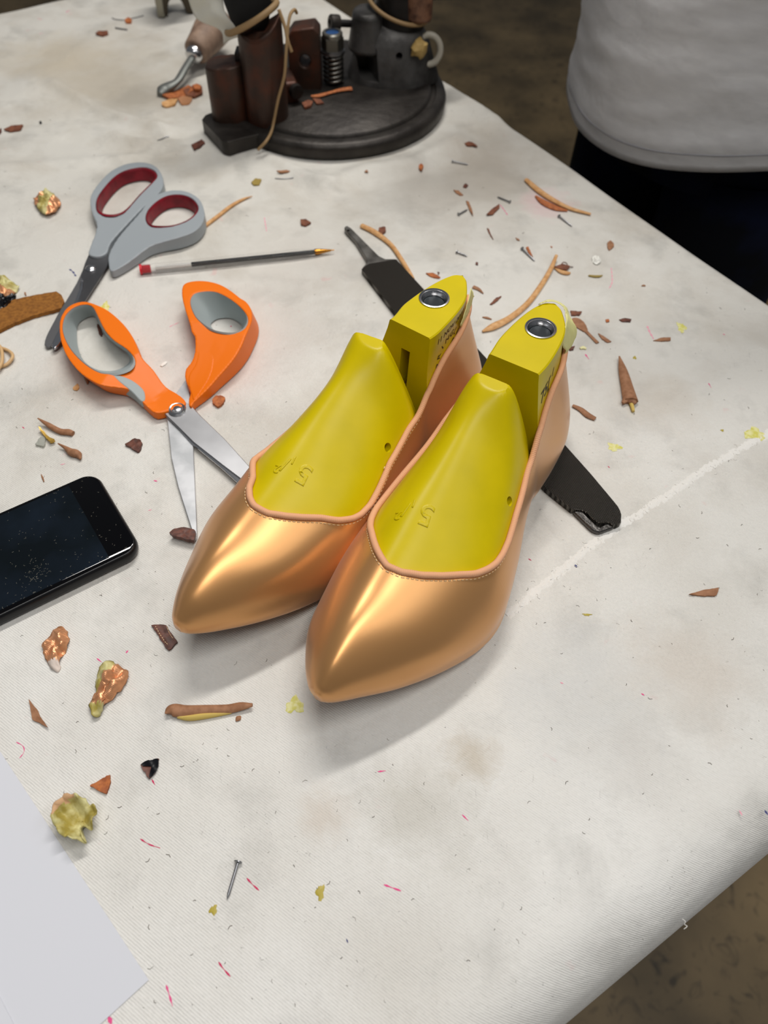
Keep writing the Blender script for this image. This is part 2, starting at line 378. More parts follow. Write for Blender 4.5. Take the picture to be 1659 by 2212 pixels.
for P, w, m in [
 ([(303, 1812), (322, 1824), (346, 1832)], .35, crim), ([(35, 1603), (50, 1612), (52, 1625), (42, 1638)], .25, pink), ([(328, 1684), (335, 1696)], .4, crim),
 ([(533, 1897), (545, 1910), (560, 1924)], .4, crim), ([(472, 2078), (482, 2092), (498, 2110)], .4, crim), ([(359, 2128), (366, 2150), (373, 2174)], .45, pink),
 ([(234, 2196), (239, 2206), (241, 2212)], .9, pink), ([(829, 1911), (845, 1917), (867, 1925)], .45, pink), ([(816, 1667), (834, 1665)], .4, pink),
 ([(998, 1760), (1012, 1774)], .35, pink), ([(209, 1422), (220, 1431)], .35, pink), ([(272, 1411), (277, 1405)], .45, pink), ([(1597, 1750), (1604, 1762)], .4, pale),
 ([(1385, 1498), (1392, 1502)], .4, pink), ([(1210, 1474), (1217, 1477)], .35, pale), ([(332, 1038), (340, 1040)], .45, pink), ([(320, 1103), (328, 1101)], .35, pale),
 ([(130, 1004), (141, 1002)], .35, pale), ([(48, 922), (53, 926)], .35, crim), ([(1141, 1207), (1148, 1211)], .35, crim), ([(1313, 1007), (1317, 1011)], .35, crim),
 ([(1080, 445), (1088, 457), (1096, 470)], .4, pink), ([(1264, 765), (1272, 776)], .6, pink), ([(1398, 704), (1404, 718), (1412, 732)], .8, pale), ([(1124, 686), (1130, 700)], .4, pink),
 ([(1530, 828), (1536, 838)], .4, pink), ([(571, 470), (576, 500)], .5, pale), ([(366, 706), (388, 696)], .4, pale), ([(1320, 580), (1322, 610), (1315, 625)], .5, pale),
 ([(500, 706), (498, 704)], .6, crim), ([(1561, 722), (1566, 724)], .4, pink), ([(143, 27), (150, 23)], .7, pink), ([(84, 73), (94, 71)], .5, pale),
]: stroke('pen_mark', P, w, m)
for P, w, m in [([(150, 582), (158, 588), (164, 597)], .8, blue), ([(1242, 1220), (1246, 1226)], .8, blue), ([(748, 2028), (752, 2037)], .3, blue), ([(1652, 1750), (1659, 1760)], .6, blue)]:
    stroke('ink_mark', P, w, m)
def blob(name, c, rx, ry, m, th=.35, seed=0, par=None, k=10):
    rr = random.Random(seed); q = PT(*c); V = []; n = k * 2; a0 = rr.random() * 6
    for ring, z in ((1, .1), (.8, th), (.4, th * 1.2)):
        for i in range(n):
            a = 2 * math.pi * i / n; r = ring * (1 + .22 * math.sin(3 * a + a0) + .16 * math.sin(5 * a + 2 * a0) + .1 * math.sin(9 * a))
            x, y = q[0] + rx * r * math.cos(a), q[1] + ry * r * math.sin(a); V.append((x, y, H((x, y)) + z))
    V.append((q[0], q[1], H(q) + th * 1.2)); F = gridfaces(3, n, True) + [(2 * n + i, 2 * n + (i + 1) % n, 3 * n) for i in range(n)]
    return mesh(name, V, F, m, par or cloth)
for c, rx, ry, m in [((637, 1524), 4.3, 4.0, glue), ((692, 1928), 1.7, 3, ochre), ((461, 1966), 1.6, 1.8, ochre), ((1629, 939), 6.3, 5.2, glue), ((1327, 966), 4.2, 3.2, glue),
                     ((226, 664), 3.4, 5.2, glue), ((1268, 1328), 2.3, .7, ochre), ((1371, 773), 1.2, 1.5, ochre), ((1472, 708), 3, 5, glue), ((1560, 930), 1, 1, ochre)]:
    blob('glue_drop', c, rx, ry, m, .25, int(c[0]))
# raised frayed seam line
SE = resample(SEAM, step=.9); fr = []; rr = random.Random(3)
V = []; NC = 15
Sf = resample(SEAM, step=.7)
for i, p in enumerate(Sf):
    t = Sf[min(i + 1, len(Sf) - 1)] - Sf[max(i - 1, 0)]; n = np.array([-t[1], t[0]]); n /= np.linalg.norm(n)
    for k in range(NC):
        u = (k / (NC - 1) - .5) * 2; off = 4.2 * u * (1 + .35 * mnoise.noise(Vector((i * .12, 0, 0)))); x, y = p + n * (off + .8 * mnoise.noise(Vector((i * .05, 7, 0))))
        h = (1 - u * u) ** 2 * (.55 + .5 * mnoise.noise(Vector((x * .8, y * .8, 1))) + .45 * mnoise.noise(Vector((x * 2.2, y * 2.2, 4)))); V.append((x, y, H((x, y)) + h * .85 - .24 + .22 * mnoise.noise(Vector((x * .35, y * .35, 8)))))
mesh('worn_seam', V, gridfaces(len(Sf), NC), mat('worn_white_seam', lin(226, 223, 217), .8, bump=('noise', 1.0, .5, .4)), cloth, angle=0)
for i, p in enumerate(SE[::4]):
    for k in range(1):
        a = rr.uniform(0, 6.28); l = rr.uniform(.8, 2.6); q = p + np.array([rr.gauss(0, 2.0), rr.gauss(0, 2.0)]); z = H(q) + .1
        P = np.array([(q[0], q[1], z), (q[0] + l * .5 * math.cos(a), q[1] + l * .5 * math.sin(a), z + .35), (q[0] + l * math.cos(a + .6), q[1] + l * math.sin(a + .6), z + .05)])
        fr.append(tube_vf(P, .10, 3))
v, f = join(fr); o = mesh('frayed_seam', v, f, mat('white_lint', lin(236, 234, 230), .9), cloth, angle=0); o['kind'] = 'stuff'
q = PT(1478, 1997, -5); v, f = tube_vf(crom([q + [-.6, 2, .6], q + [.3, .9, 1], q + [0, 0, .3], q + [.8, -.8, .8], q + [-.6, -1.8, .2]], 5), .16, 5); mesh('loose_thread', v, f, mat('white_thread', lin(226, 224, 218), .9), cloth, angle=0)
fr = []
for i in range(300):
    px = rr.uniform(0, 1659); py = rr.uniform(240, 2212); p = PT(px, py)
    a_, b_ = tab_ab(p)
    if a_ < 32 or b_ < 12: continue
    l = rr.uniform(.5, 2.4); a = rr.uniform(0, 6.28); z = H(p) + .12
    fr.append(tube_vf(np.array([(p[0], p[1], z), (p[0] + l * .5 * math.cos(a), p[1] + l * .5 * math.sin(a), z + .05), (p[0] + l * math.cos(a + .5), p[1] + l * math.sin(a + .5), z)]), rr.uniform(.06, .16), 3))
v, f = join(fr); o = mesh('dark_lint', v, f, hairm, cloth, angle=0); o['kind'] = 'stuff'

# ------------------------------------------------------------------ satin court shoes on their yellow lasts
# s = distance from the toe tip along the shoe, t = towards the picture's right, z = height; section columns run round the last
FORE_R = [
 (0, 30, 1, 30.5, 1.5, 32, 1.5, 33.5, 1, 35, 0, 35.5, -1, 35, -1.5, 33.5, -1.5, 32, -1, 30.5),
 (3, 28, 4.5, 28.5, 5.8, 31, 4.8, 35, 2.6, 38.2, 0, 39.6, -3, 38.2, -5.6, 35, -6.8, 31, -4.5, 28.5),
 (12, 24, 11, 24.5, 13, 29.5, 10.6, 37, 6, 42.8, -0.5, 46.2, -7, 42.8, -11.6, 37.5, -14.6, 30, -10, 24.5),
 (28, 18, 21, 18.5, 25, 24, 20.5, 36.5, 11.5, 46, -1.5, 52, -11.5, 46.8, -19.5, 37.5, -24, 27, -16, 19),
 (50, 11, 32, 11.5, 37, 18, 34, 32, 22, 45, -2, 55, -17, 48, -26, 36, -30, 22, -21, 12),
 (72, 6, 40, 7, 45, 15, 41, 30, 27, 46, -3, 59, -19, 51, -30, 36, -34, 20, -25, 7),
 (92, 4, 41, 5, 46, 14, 43, 30, 28, 48, -4, 63, -20, 55, -31, 37, -36, 20, -26, 6),
 (118, 5, 33, 6, 40, 15, 37, 31, 24, 52, -5, 69, -20, 60, -30, 40, -34, 22, -23, 7),
 (143, 8, 25, 9, 32, 19, 29.5, 36, 17, 61, -7, 77, -20, 66, -28, 43, -30, 26, -18, 10),
 (160, 9, 20, 10, 28, 20, 24.5, 43, 6, 80, -6, 86, -19, 79, -27, 46, -28, 28, -18, 11)]
FORE_L = [
 (0, 29, 1, 29.5, 1.5, 31, 1.5, 32.5, 1, 34, 0, 34.5, -1, 34, -1.5, 32.5, -1.5, 31, -1, 29.5),
 (3, 27, 4.5, 27.5, 5.6, 30, 4.8, 34, 2.6, 37.2, 0, 38.6, -2.8, 37.2, -5, 34, -5.6, 30, -4.5, 27.5),
 (12, 24, 11, 24.5, 12.5, 29.5, 10.2, 37, 6, 42.8, -0.5, 46, -6, 42.8, -9.8, 37.5, -12.5, 30, -10, 24.5),
 (28, 18, 18, 18.5, 22, 24, 18.5, 36.5, 11, 46, -1.5, 52, -10.5, 46.8, -17.5, 37.5, -22, 27, -16, 19),
 (50, 11, 26, 11.5, 31, 18, 29, 32, 20, 45, -3, 55, -19, 48, -28, 36, -32, 22, -23, 12),
 (72, 6, 31, 7, 37, 15, 35, 30, 24, 46, -4, 59, -22, 51, -32, 36, -37, 20, -28, 7),
 (92, 4, 32, 5, 37, 14, 36, 30, 25, 48, -6, 63, -24, 55, -34, 37, -39, 20, -29, 6),
 (118, 5, 26, 6, 33, 15, 33, 31, 20, 52, -9, 69, -23, 61, -32, 40, -36, 22, -27, 7),
 (143, 8, 21, 9, 28, 19, 26.5, 37, 12, 62, -12, 77, -24, 67, -30, 43, -32, 26, -22, 10),
 (160, 9, 18, 10, 26, 20, 23, 44, 2, 80, -12, 86, -25, 79, -31, 46, -31, 28, -20, 11)]
HEEL = [
 [(172, -3, 9), (172, 18, 10), (172, 26, 20), (174, 19.0, 55), (177, 11, 88), (181, -2, 90), (177, -16, 88), (174, -25, 52), (172, -27, 28), (172, -19, 11)],
 [(195, -4, 7), (195, 18, 8), (195, 25, 19), (195, 14.5, 59), (195, 12, 89), (195, -3, 90), (195, -17, 89), (195, -22, 56), (195, -29, 26), (195, -22, 9)],
 [(218, -4, 6), (217, 15, 7), (219, 22, 18), (216, 11.5, 61), (216, 9, 89), (216, -4, 90), (216, -15, 89), (217, -19, 58), (219, -28, 25), (217, -21, 8)],
 [(232, -4, 6), (231, 7, 7), (239, 13, 18), (236, 5, 61), (230, 1, 89), (230, -5, 90), (230, -11, 89), (236, -14, 60), (239, -21, 25), (231, -14, 8)],
 [(237, -4, 6), (236, -3, 7), (248, -2, 18), (246, -3, 60), (234, -4, 89), (233, -5, 90), (234, -6, 89), (246, -6, 60), (248, -7, 22), (236, -5, 8)]]
def last_rows(side):
    R = []
    for r in (FORE_R if side == 'R' else FORE_L):
        s, zb, *q = r; R.append([(s, q[8] * .5, zb)] + [(s, q[2 * i], q[2 * i + 1]) for i in range(9)])
    ds, dt = (0, 1.0) if side == 'R' else (1.5, 3.5)
    dts = [1, 1, 2.2, .5, .5, 0, 0, 0, 0, 0] if side == 'R' else [3.5, 3.5, 3.5, -2, 2, 3.5, 3.5, 3.5, 3.5, 3.5]
    for h in HEEL: R.append([(x[0] + ds, x[1] + dts[i], x[2]) for i, x in enumerate(h)])
    return np.array(R, float)
POSE = {'R': ((-26, 146), (100.4, 360.7)), 'L': ((-94, 179), (49.5, 382.5))}
def to_world(P, side):
    toe, heel = (np.array(q, float) for q in POSE[side]); d = (heel - toe) / np.linalg.norm(heel - toe); n = np.array([d[1], -d[0]])
    P = np.asarray(P, float); return np.concatenate([toe + P[..., 0:1] * d + P[..., 1:2] * n, P[..., 2:3]], -1)
def px_to_local(px, z, side):
    toe, heel = (np.array(q, float) for q in POSE[side]); d = (heel - toe) / np.linalg.norm(heel - toe); n = np.array([d[1], -d[0]])
    g = PT(px[0], px[1], z)[:2] - toe; return np.array([g @ d, g @ n, z])
# opening of the upper: (s, column parameter) on the lateral (+t) and medial (-t) side; 30 = crown, 0/60 = sole centre
TOPL = {'R': ([(59.6, 30), (61, 28.5), (66, 27.0), (72, 25.8), (79, 24.6), (85, 23.4), (92, 22.4), (98, 21.7), (105, 21.2), (114, 20.8), (130, 20.6), (143, 20.0), (160, 18.95), (167, 18.6), (175, 18.3), (195, 18.8), (219, 19.1), (238, 19.3), (250, 19.5)],
              [(59.6, 30), (62, 31.2), (66, 32.8), (72, 35.0), (79, 37.4), (85, 38.9), (92, 40.2), (98, 41.2), (110, 41.9), (135, 41.7), (160, 41.0), (175, 41.6), (195, 41.2), (219, 40.9), (238, 40.7), (250, 40.5)]),
        'L': ([(60.2, 30), (62, 28.4), (67, 27.1), (72, 26.1), (79, 24.9), (85, 23.4), (92, 22.1), (97, 21.5), (105, 21.1), (120, 21.2), (130, 21.2), (143, 20.4), (160, 19.2), (168, 18.7), (176, 18.3), (195, 18.8), (219, 19.1), (238, 19.3), (252, 19.5)],
              [(60.2, 30), (63, 31.4), (68, 32.8), (74, 33.6), (80, 35.6), (86, 37.8), (92, 39.6), (100, 40.8), (112, 41.3), (127, 41.4), (145, 41.4), (162, 41.2), (175, 41.6), (195, 41.2), (219, 40.9), (238, 40.7), (252, 40.5)])}
yellow = mat('yellow_plastic', lin(206, 184, 0), .34, spec=.28, bump=('noise', .25, .05, .3), noise=(lin(197, 177, 0), .05, 3, .35, .7))
satin = mat('copper_satin', lin(214, 158, 100), .32, metal=.66, bump=('wave', 2.6, .10, .08), sheen=.1)
leather_lining = mat('lining_leather', lin(176, 112, 66), .6)
grosgrain = mat('pink_grosgrain', lin(224, 166, 126), .75)
thread = mat('cream_thread', lin(240, 208, 160), .5)
steel = mat('bright_steel', (.62, .62, .63, 1), .22, metal=1, bump=('noise', .3, .1, .1))
bore_shade = mat('painted_bore_shade', lin(16, 26, 32), .4, metal=.3)  # near-black colour standing in for the shade inside the bush hole
tapem = mat('masking_tape', lin(226, 220, 150), .6, sss=.1, bump=('noise', .3, .3, .4))
stampink = mat('brown_stamp_ink', lin(70, 44, 20), .7); blackink = mat('black_marker_ink', lin(28, 26, 24), .6)
brownsole = mat('insole_board', lin(110, 78, 50), .8)

def dense_last(side, n=10, m=8):
    R = last_rows(side); g = crom(R, n); return np.array([crom(r, m, True) for r in g])      # (K, 10*m, 3) : column j/m*6 = 60-scale parameter
def loft(L, capA=True, capB=True):
    K, M = L.shape[:2]; V = L.reshape(-1, 3); F = gridfaces(K, M, True)
    V = list(V)
    if capA: F += [((k + 1) % M, k, len(V)) for k in range(M)]; V.append(L[0].mean(0))
    if capB: b = (K - 1) * M; F += [(b + k, b + (k + 1) % M, len(V)) for k in range(M)]; V.append(L[-1].mean(0))
    return np.array(V), F
def normals(L):
    dS = np.gradient(L, axis=0); dJ = np.roll(L, -1, 1) - np.roll(L, 1, 1); N = np.cross(dS, dJ); N /= np.linalg.norm(N, axis=2, keepdims=True) + 1e-9
    sg = np.sign(((L - L.mean(1, keepdims=True)) * N).sum()); return N * sg
def text_mesh(txt, size):
    cu = bpy.data.curves.new('t', 'FONT'); cu.body = txt; cu.size = size; cu.resolution_u = 3; cu.align_x = 'CENTER'; cu.align_y = 'CENTER'; cu.offset = size * .012
    o = bpy.data.objects.new('t', cu); COL.objects.link(o); bpy.context.view_layer.update()
    me = bpy.data.meshes.new_from_object(o.evaluated_get(bpy.context.evaluated_depsgraph_get()))
    bm = bmesh.new(); bm.from_mesh(me); bmesh.ops.triangulate(bm, faces=bm.faces); 
    for _ in range(2): bmesh.ops.subdivide_edges(bm, edges=[e for e in bm.edges if e.calc_length() > size * .12], cuts=1); bmesh.ops.triangulate(bm, faces=bm.faces)
    bm.verts.index_update(); V = np.array([v.co[:] for v in bm.verts]); F = [tuple(v.index for v in f.verts) for f in bm.faces]; bm.free()
    bpy.data.objects.remove(o, do_unlink=True); bpy.data.curves.remove(cu); bpy.data.meshes.remove(me); return V, F
def stroke_vf(P, w):
    Q = resample(np.array(P, float), step=.8); V = []
    for i, p in enumerate(Q):
        t = Q[min(i + 1, len(Q) - 1)] - Q[max(i - 1, 0)]; n = np.array([-t[1], t[0]]); n /= np.linalg.norm(n) + 1e-9
        V += [(*(p + n * w), 0), (*(p - n * w), 0)]
    return np.array(V), gridfaces(len(Q), 2)

def build_pair(side):
    L = dense_last(side); K, M = L.shape[:2]; r6 = M / 60.0
    smax = 168 if side == 'R' else 169
    name = {'R': 'nearer, image-right', 'L': 'farther, image-left'}[side]
    toe = to_world([[100, 0, 0]], side)[0]
    last = empty('shoe_last', (*toe[:2], 3), {'R': 'yellow plastic shoe last with a torn masking tape flap, inside the nearer right-hand satin shoe',
                                              'L': 'yellow plastic shoe last with stamped logo and dated side, inside the left-hand satin shoe'}[side], 'shoe last', 'pair of yellow shoe lasts')
    # fore block ends in a rounded rear face before the notch
    top = L[:, int(30 * r6), 0]; low = L[:, int(12 * r6), 0]
    endrow = {'R': [(168, -2, 10), (168, 18, 11), (171, 24, 20), (171, 17.5, 47), (167.5, 4.5, 83), (167, -7, 87.5), (167, -18.5, 82.5), (168, -26, 48), (168, -28, 28), (168, -18, 11)],
              'L': [(168, -2, 10), (168, 17, 11), (171, 22, 20), (170, 13, 48), (167.5, -4.5, 83.5), (166, -14, 87), (164.5, -25, 82.5), (166, -32, 48), (168, -31, 28), (168, -20, 11)]}[side]
    rA = np.concatenate([last_rows(side)[:len(FORE_R)], np.array([endrow], float)]); gA = crom(rA, 10); A = np.array([crom(r, 8, True) for r in gA]); e = A[-1]
    c = e.mean(0); extra = []
    for sc, ds in ((.992, .5), (.975, .9), (.94, 1.1)): q = c + (e - c) * sc; q[:, 0] = e[:, 0] + ds; extra.append(q)
    A = np.concatenate([A, np.array(extra)]); A[:, :, 2] = np.minimum(A[:, :, 2], 86 - .02 * (A[:, :, 1] + 8) ** 2 * 0 )
    # flatten peak
    v, f = loft(A); fb = mesh('front_block', to_world(v, side), f, yellow, last, angle=60)
    # rear block with flat plate and tilted notch face
    R = last_rows(side); g = crom(R[len(FORE_R) - 1:], 10)
    g = np.array([r for r in g if r[2, 0] > (173 if side == 'R' else 174)])
    secs = []
    for r in g:
        lat = crom(r[:5], 8); med = crom(np.vstack([r[6:], r[:1]]), 8)
        zt = 90.0; lat[-1, 2] = zt; med[0, 2] = zt
        def near(a, b, d): u = b - a; l = np.linalg.norm(u); return a + u * min(d / max(l, 1e-6), .45)
        el, em = lat[-1], med[0]
        plate = [near(el, em, x) for x in (.7,)] + [el + (em - el) * k for k in (.25, .5, .75)] + [near(em, el, .7)]
        lat[-1] = near(el, lat[-2], .7); med[0] = near(em, med[1], .7)
        secs.append(np.vstack([lat, plate, med[:-1]]))
    secs = np.array(secs); v, f = loft(secs)
    rb = mesh('rear_block', to_world(v, side), f, yellow, last, angle=38)
    hole = px_to_local((1168, 710) if side == 'R' else (938, 645), 90, side); hw = to_world([hole], side)[0]
    toe_, heel_ = (np.array(q, float) for q in POSE[side]); d = (heel_ - toe_) / np.linalg.norm(heel_ - toe_); n = np.array([d[1], -d[0]])
    cutters = [lathe_vf([(7.2, -22), (7.2, 6)], hw, seg=28)]
    if side == 'L':
        sl = to_world([[180, -0.5, 60]], side)[0]; cutters.append(box_vf((*sl[:2], 60), (26, 5.6, 31), math.atan2(d[1], d[0])))
    cut(rb, cutters)
    v, f = lathe_vf([(7.1, -20), (7.1, .2), (8.3, .25), (8.35, .6), (7.6, .8), (6.2, -1.6), (5.8, -3), (5.8, -19.5), (0, -19.5)], hw, seg=36)
    bush = mesh('steel_bush', to_world([[0, 0, 0]], side) * 0 + v, f, steel, last, angle=50)
    v, f = lathe_vf([(0, -9), (5.72, -9), (5.72, -2.8)], hw, seg=24); mesh('bore_shade_liner', v, f, bore_shade, bush)  # dark liner with a floor, paints the depth of the bush in shade
    if side == 'L':
        q = to_world([[176, -0.5, 50], [187, -0.5, 50]], side); v, f = tube_vf(q, 2.4, 10); mesh('hinge_spring', v, f, steel, last)
    # round hole through the side of the front block
    hp = {'R': (1101, 1083), 'L': (838, 967)}[side]
    bq = BVHTree.FromPolygons([Vector(x) for x in to_world(loft(A)[0], side)], loft(A)[1])
    rd = Vector(PT(hp[0], hp[1], 0) - CP).normalized(); hit = bq.ray_cast(Vector(CP), rd)
    if hit[0] is not None:
        hc = np.array(hit[0]); ax3 = np.array([n[0] * .93, n[1] * .93, .36]); v, f = tube_vf(np.array([hc - ax3 * 14, hc + ax3 * 12]), 2.5, 18); cut(fb, [(v, f)])
    # parting line: cut curve below the notch
    # size numeral, raised
    bvh = BVHTree.FromPolygons([Vector(x) for x in to_world(loft(A)[0], side)], loft(A)[1])
    def onto(V2, cen, ang_, lift, down=True, bv=None):
        out = []; ca, sa = math.cos(ang_), math.sin(ang_)
        for x, y, _ in V2:
            wx, wy = cen[0] + ca * x - sa * y, cen[1] + sa * x + ca * y
            h = (bv or bvh).ray_cast(Vector((wx, wy, 200)), Vector((0, 0, -1))); out.append((wx, wy, (h[0].z if h[0] else 60) + lift))
        return np.array(out)
    cen = {'R': (922, 1100), 'L': (655, 1005)}[side]; cw = PT(*cen, 66)
    hd = math.atan2(d[1], d[0])
    for txt, dx, dy, sz in (('5', 0, 0, 15), ('1', -7.2, 3.8, 6.6), ('2', -13.0, -3.4, 6.6), ('/', -10.0, .2, 11.0)):
        V2, F2 = text_mesh(txt, sz); V2[:, 0] -= dx * 1; V2[:, 1] -= dy; W2 = onto(V2, cw, hd + math.pi / 2 + .25 + math.pi * 0, .12); o = mesh('size_numeral', W2, F2, yellow, last, angle=0); md = o.modifiers.new('t', 'SOLIDIFY'); md.thickness = .0005; md.offset = 0; bevel(o, .15, 1, 50)
    # ---------------- upper
    shoe = empty('court_shoe', (*toe[:2], 0), {'R': 'right-hand copper satin pointed court shoe, its heel under a torn masking tape flap',
                                               'L': 'left-hand copper satin pointed court shoe, its toe just above the stitched leather scrap'}[side], 'shoe', 'pair of satin court shoes')
    LL = dense_last(side, n=12, m=12); K, M = LL.shape[:2]; r6 = M / 60.0; N = normals(LL)
    # row by row: nominal s
    sn = LL[:, int(12 * r6), 0]; latT, medT = (np.array(q, float) for q in TOPL[side])
    s0 = latT[0, 0]; NU = 34
    # dense rows near the throat
    def samp(row, Nn, j, off):
        j = (j * r6) % M; a = int(math.floor(j)); b = (a + 1) % M; t = j - a; return row[a] * (1 - t) + row[b] * t + off * (Nn[a] * (1 - t) + Nn[b] * t)
    rowsidx = list(np.arange(0, K - 1, 1.0)); fine = []
    for k in range(K - 1):
        fine.append(k)
        if s0 - 4 < sn[k] < 100: fine += [k + .25, k + .5, k + .75]
    fine.append(K - 1)
    G = []; topl = []; topm = []
    for k in fine:
        a = int(k); b = min(a + 1, K - 1); t = k - a; row = LL[a] * (1 - t) + LL[b] * t; Nn = N[a] * (1 - t) + N[b] * t
        s = sn[a] * (1 - t) + sn[b] * t
        jl = 30.0 if s <= s0 else float(np.interp(s, latT[:, 0], latT[:, 1])); jm = 30.0 if s <= s0 else float(np.interp(s, medT[:, 0], medT[:, 1]))
        cols = [samp(row, Nn, jl * u, 1.3) for u in np.linspace(1, 0, NU)] + [samp(row, Nn, 60 - (60 - jm) * u, 1.3) for u in np.linspace(0, 1, NU)[1:]]
        G.append(cols)
        if s >= s0: topl.append(samp(row, Nn, jl, 1.5)); topm.append(samp(row, Nn, jm, 1.5))
    G = np.array(G); G[:, :, 2] = np.maximum(G[:, :, 2], .6)
    V = G.reshape(-1, 3); C = G.shape[1]; F = gridfaces(len(G), C)
    # close toe tip
    V = list(to_world(V, side)); 
    o = mesh('upper', V, F, satin, shoe, angle=0)
    bm = bmesh.new(); bm.from_mesh(o.data); bmesh.ops.remove_doubles(bm, verts=bm.verts, dist=.00005)
    tipv = [v for v in bm.verts if v.is_boundary and (v.co - (Vector(to_world([[0, 0, 32]], side)[0] * S) - shoe.location)).length < .006]
    be = [e for e in bm.edges if e.is_boundary and e.verts[0] in tipv and e.verts[1] in tipv]
    if be: bmesh.ops.contextual_create(bm, geom=be)
    bmesh.ops.recalc_face_normals(bm, faces=bm.faces); bm.to_mesh(o.data); bm.free()
    o.data.polygons.foreach_set('use_smooth', [True] * len(o.data.polygons))
    md = o.modifiers.new('thickness', 'SOLIDIFY'); md.thickness = .0008; md.offset = -1
    # binding: ribbed tube round the opening
    rim = np.array(topm[::-1] + topl[1:]); d_ = np.r_[True, np.linalg.norm(np.diff(rim, axis=0), axis=1) > .05]; rim = rim[d_]
    cl = np.array([rim[-1], rim[0]]);
    rim = resample(np.vstack([rim, rim[:1]]), step=.32)[:-1]
    ks = np.ones(9) / 9
    for _ in range(1): e = np.vstack([rim[-4:], rim, rim[:4]]); rim = np.stack([np.convolve(e[:, q], ks, 'valid') for q in range(3)], 1)
    rad = 1.65 * (1 + .07 * np.sin(np.arange(len(rim)) * .32 / 1.0 * 2 * math.pi))
    v, f = tube_vf(to_world(rim, side), rad, 10, closed=True); mesh('topline_binding', v, f, grosgrain, shoe, angle=0)
    # stitches just outside the binding
    st = []; cen3 = np.array([150, 0, 60.])
    up_bvh = BVHTree.FromPolygons([Vector(x) for x in to_world(np.array(LL).reshape(-1, 3) + 1.35 * N.reshape(-1, 3), side)], gridfaces(K, M, True))
    rimw = to_world(rim, side)
    for i in range(0, len(rimw) - 6, 7):
        a, b = rimw[i], rimw[i + 4]; 
        pts = []
        for p, q in ((a, rimw[i + 1]), (b, rimw[(i + 5) % len(rimw)])):
            hit = up_bvh.find_nearest(Vector(p)); nn = np.array(hit[1]); tt = (q - p) / (np.linalg.norm(q - p) + 1e-9); out = np.cross(tt, nn)
            if (rim[i][0] < 150 and False): pass
            w = np.array(p); cenw = to_world([[165, -4, p[2]]], side)[0]
            if out @ (w - cenw) < 0: out = -out
            h2 = up_bvh.find_nearest(Vector(w + out * 2.5)); pts.append(np.array(h2[0]) + np.array(h2[1]) * .12 * (1 if np.array(h2[1]) @ (np.array(h2[0]) - to_world([[165, -4, 30]], side)[0]) > 0 else -1))
        st.append(tube_vf(np.array(pts), .22, 5))
    v, f = join(st); mesh('stitching', v, f, thread, shoe, angle=0)
    # insole board under the last
    sb = []; 
    for k in range(4, K - 3, 6):
        r = LL[k]; lo = r[int(5 * r6)], r[int(55 * r6)]; sb.append((lo[0], lo[1]))
    Vs = []
    for a, b in sb: Vs += [(a[0], a[1], max(a[2] - 2.2, .2)), (b[0], b[1], max(b[2] - 2.2, .2))]
    ib = mesh('insole', to_world(np.array(Vs), side), gridfaces(len(sb), 2), brownsole, shoe, angle=0); md = ib.modifiers.new('t', 'SOLIDIFY'); md.thickness = .0012
    # marks on the lateral flank of the rear block
    rbw = to_world(loft(secs)[0], side); rbv = BVHTree.FromPolygons([Vector(x) for x in rbw], loft(secs)[1])
    nv = Vector((n[0], n[1], 0))
    def flank(V2, s_c, z_c, ang_, lift=.15, sx=1):
        out = []; ca, sa = math.cos(ang_), math.sin(ang_)
        for x, y, _ in V2:
            x *= sx; ss, zz = s_c + ca * x - sa * y, z_c + sa * x + ca * y
            p = to_world([[ss, 60, zz]], side)[0]; h = rbv.ray_cast(Vector(p), -nv)
            if h[0] is None: h = rbv.find_nearest(Vector(to_world([[ss, 14, zz]], side)[0]))
            out.append(np.array(h[0]) + n3 * lift)
        return np.array(out)
    n3 = np.array([n[0], n[1], 0])
    if side == 'L':
        parts = []
        V2, F2 = text_mesh('11 NOV 2010', 5.6); parts.append((flank(V2, 203, 82.5, 0), F2))
        v, f = join(parts); mesh('date_stamp', v, f, mat('dark_red_ink', lin(90, 60, 30), .7), last, angle=0)
        parts = []
        for i, ch in enumerate('SPRINGLINE'):
            th = math.radians(200 - i * 24); V2, F2 = text_mesh(ch, 6.0); V2[:, 0] += 0; 
            R_ = 13.0; sc_, zc_ = 205 + R_ * math.cos(th), 62 + R_ * math.sin(th) * .95; parts.append((flank(V2, sc_, zc_, th - math.pi / 2), F2))
        # narrow last outline inside the arc
        oc = [(-3.5, -11), (-4.5, -6), (-1.5, 0), (-3, 5), (1.5, 11), (4, 9), (4.5, 3), (2, -3), (0, -8), (-3.5, -11)]
        V2, F2 = stroke_vf(oc, .35); parts.append((flank(V2, 205, 59, -.45), F2))
        v, f = join(parts); mesh('logo_stamp', v, f, stampink, last, angle=0)
    else:
        parts = []
        V2, F2 = text_mesh('75[', 11); V2[:, 0] *= 1.1; parts.append((flank(V2, 189, 72, 0), F2)); V2, F2 = stroke_vf([(0, 0), (-1, 7)], .4); parts.append((flank(V2, 201, 72, 0), F2))
        v, f = join(parts); mesh('marker_number', v, f, blackink, last, angle=0)
    # masking tape at the heel
    def tape(rows, th=.25, par=last):
        P = np.array([crom(r, 5) for r in rows]); P = np.array([crom(P[:, j], 4) for j in range(P.shape[1])]).transpose(1, 0, 2)
        rr = np.random.RandomState(5); P += rr.normal(0, .16, P.shape)
        o = mesh('masking_tape', to_world(P.reshape(-1, 3), side), gridfaces(P.shape[0], P.shape[1]), tapem, par, angle=0); md = o.modifiers.new('t', 'SOLIDIFY'); md.thickness = th * S
    def tq(*a): return [px_to_local((x, y), z, side) for x, y, z in a]
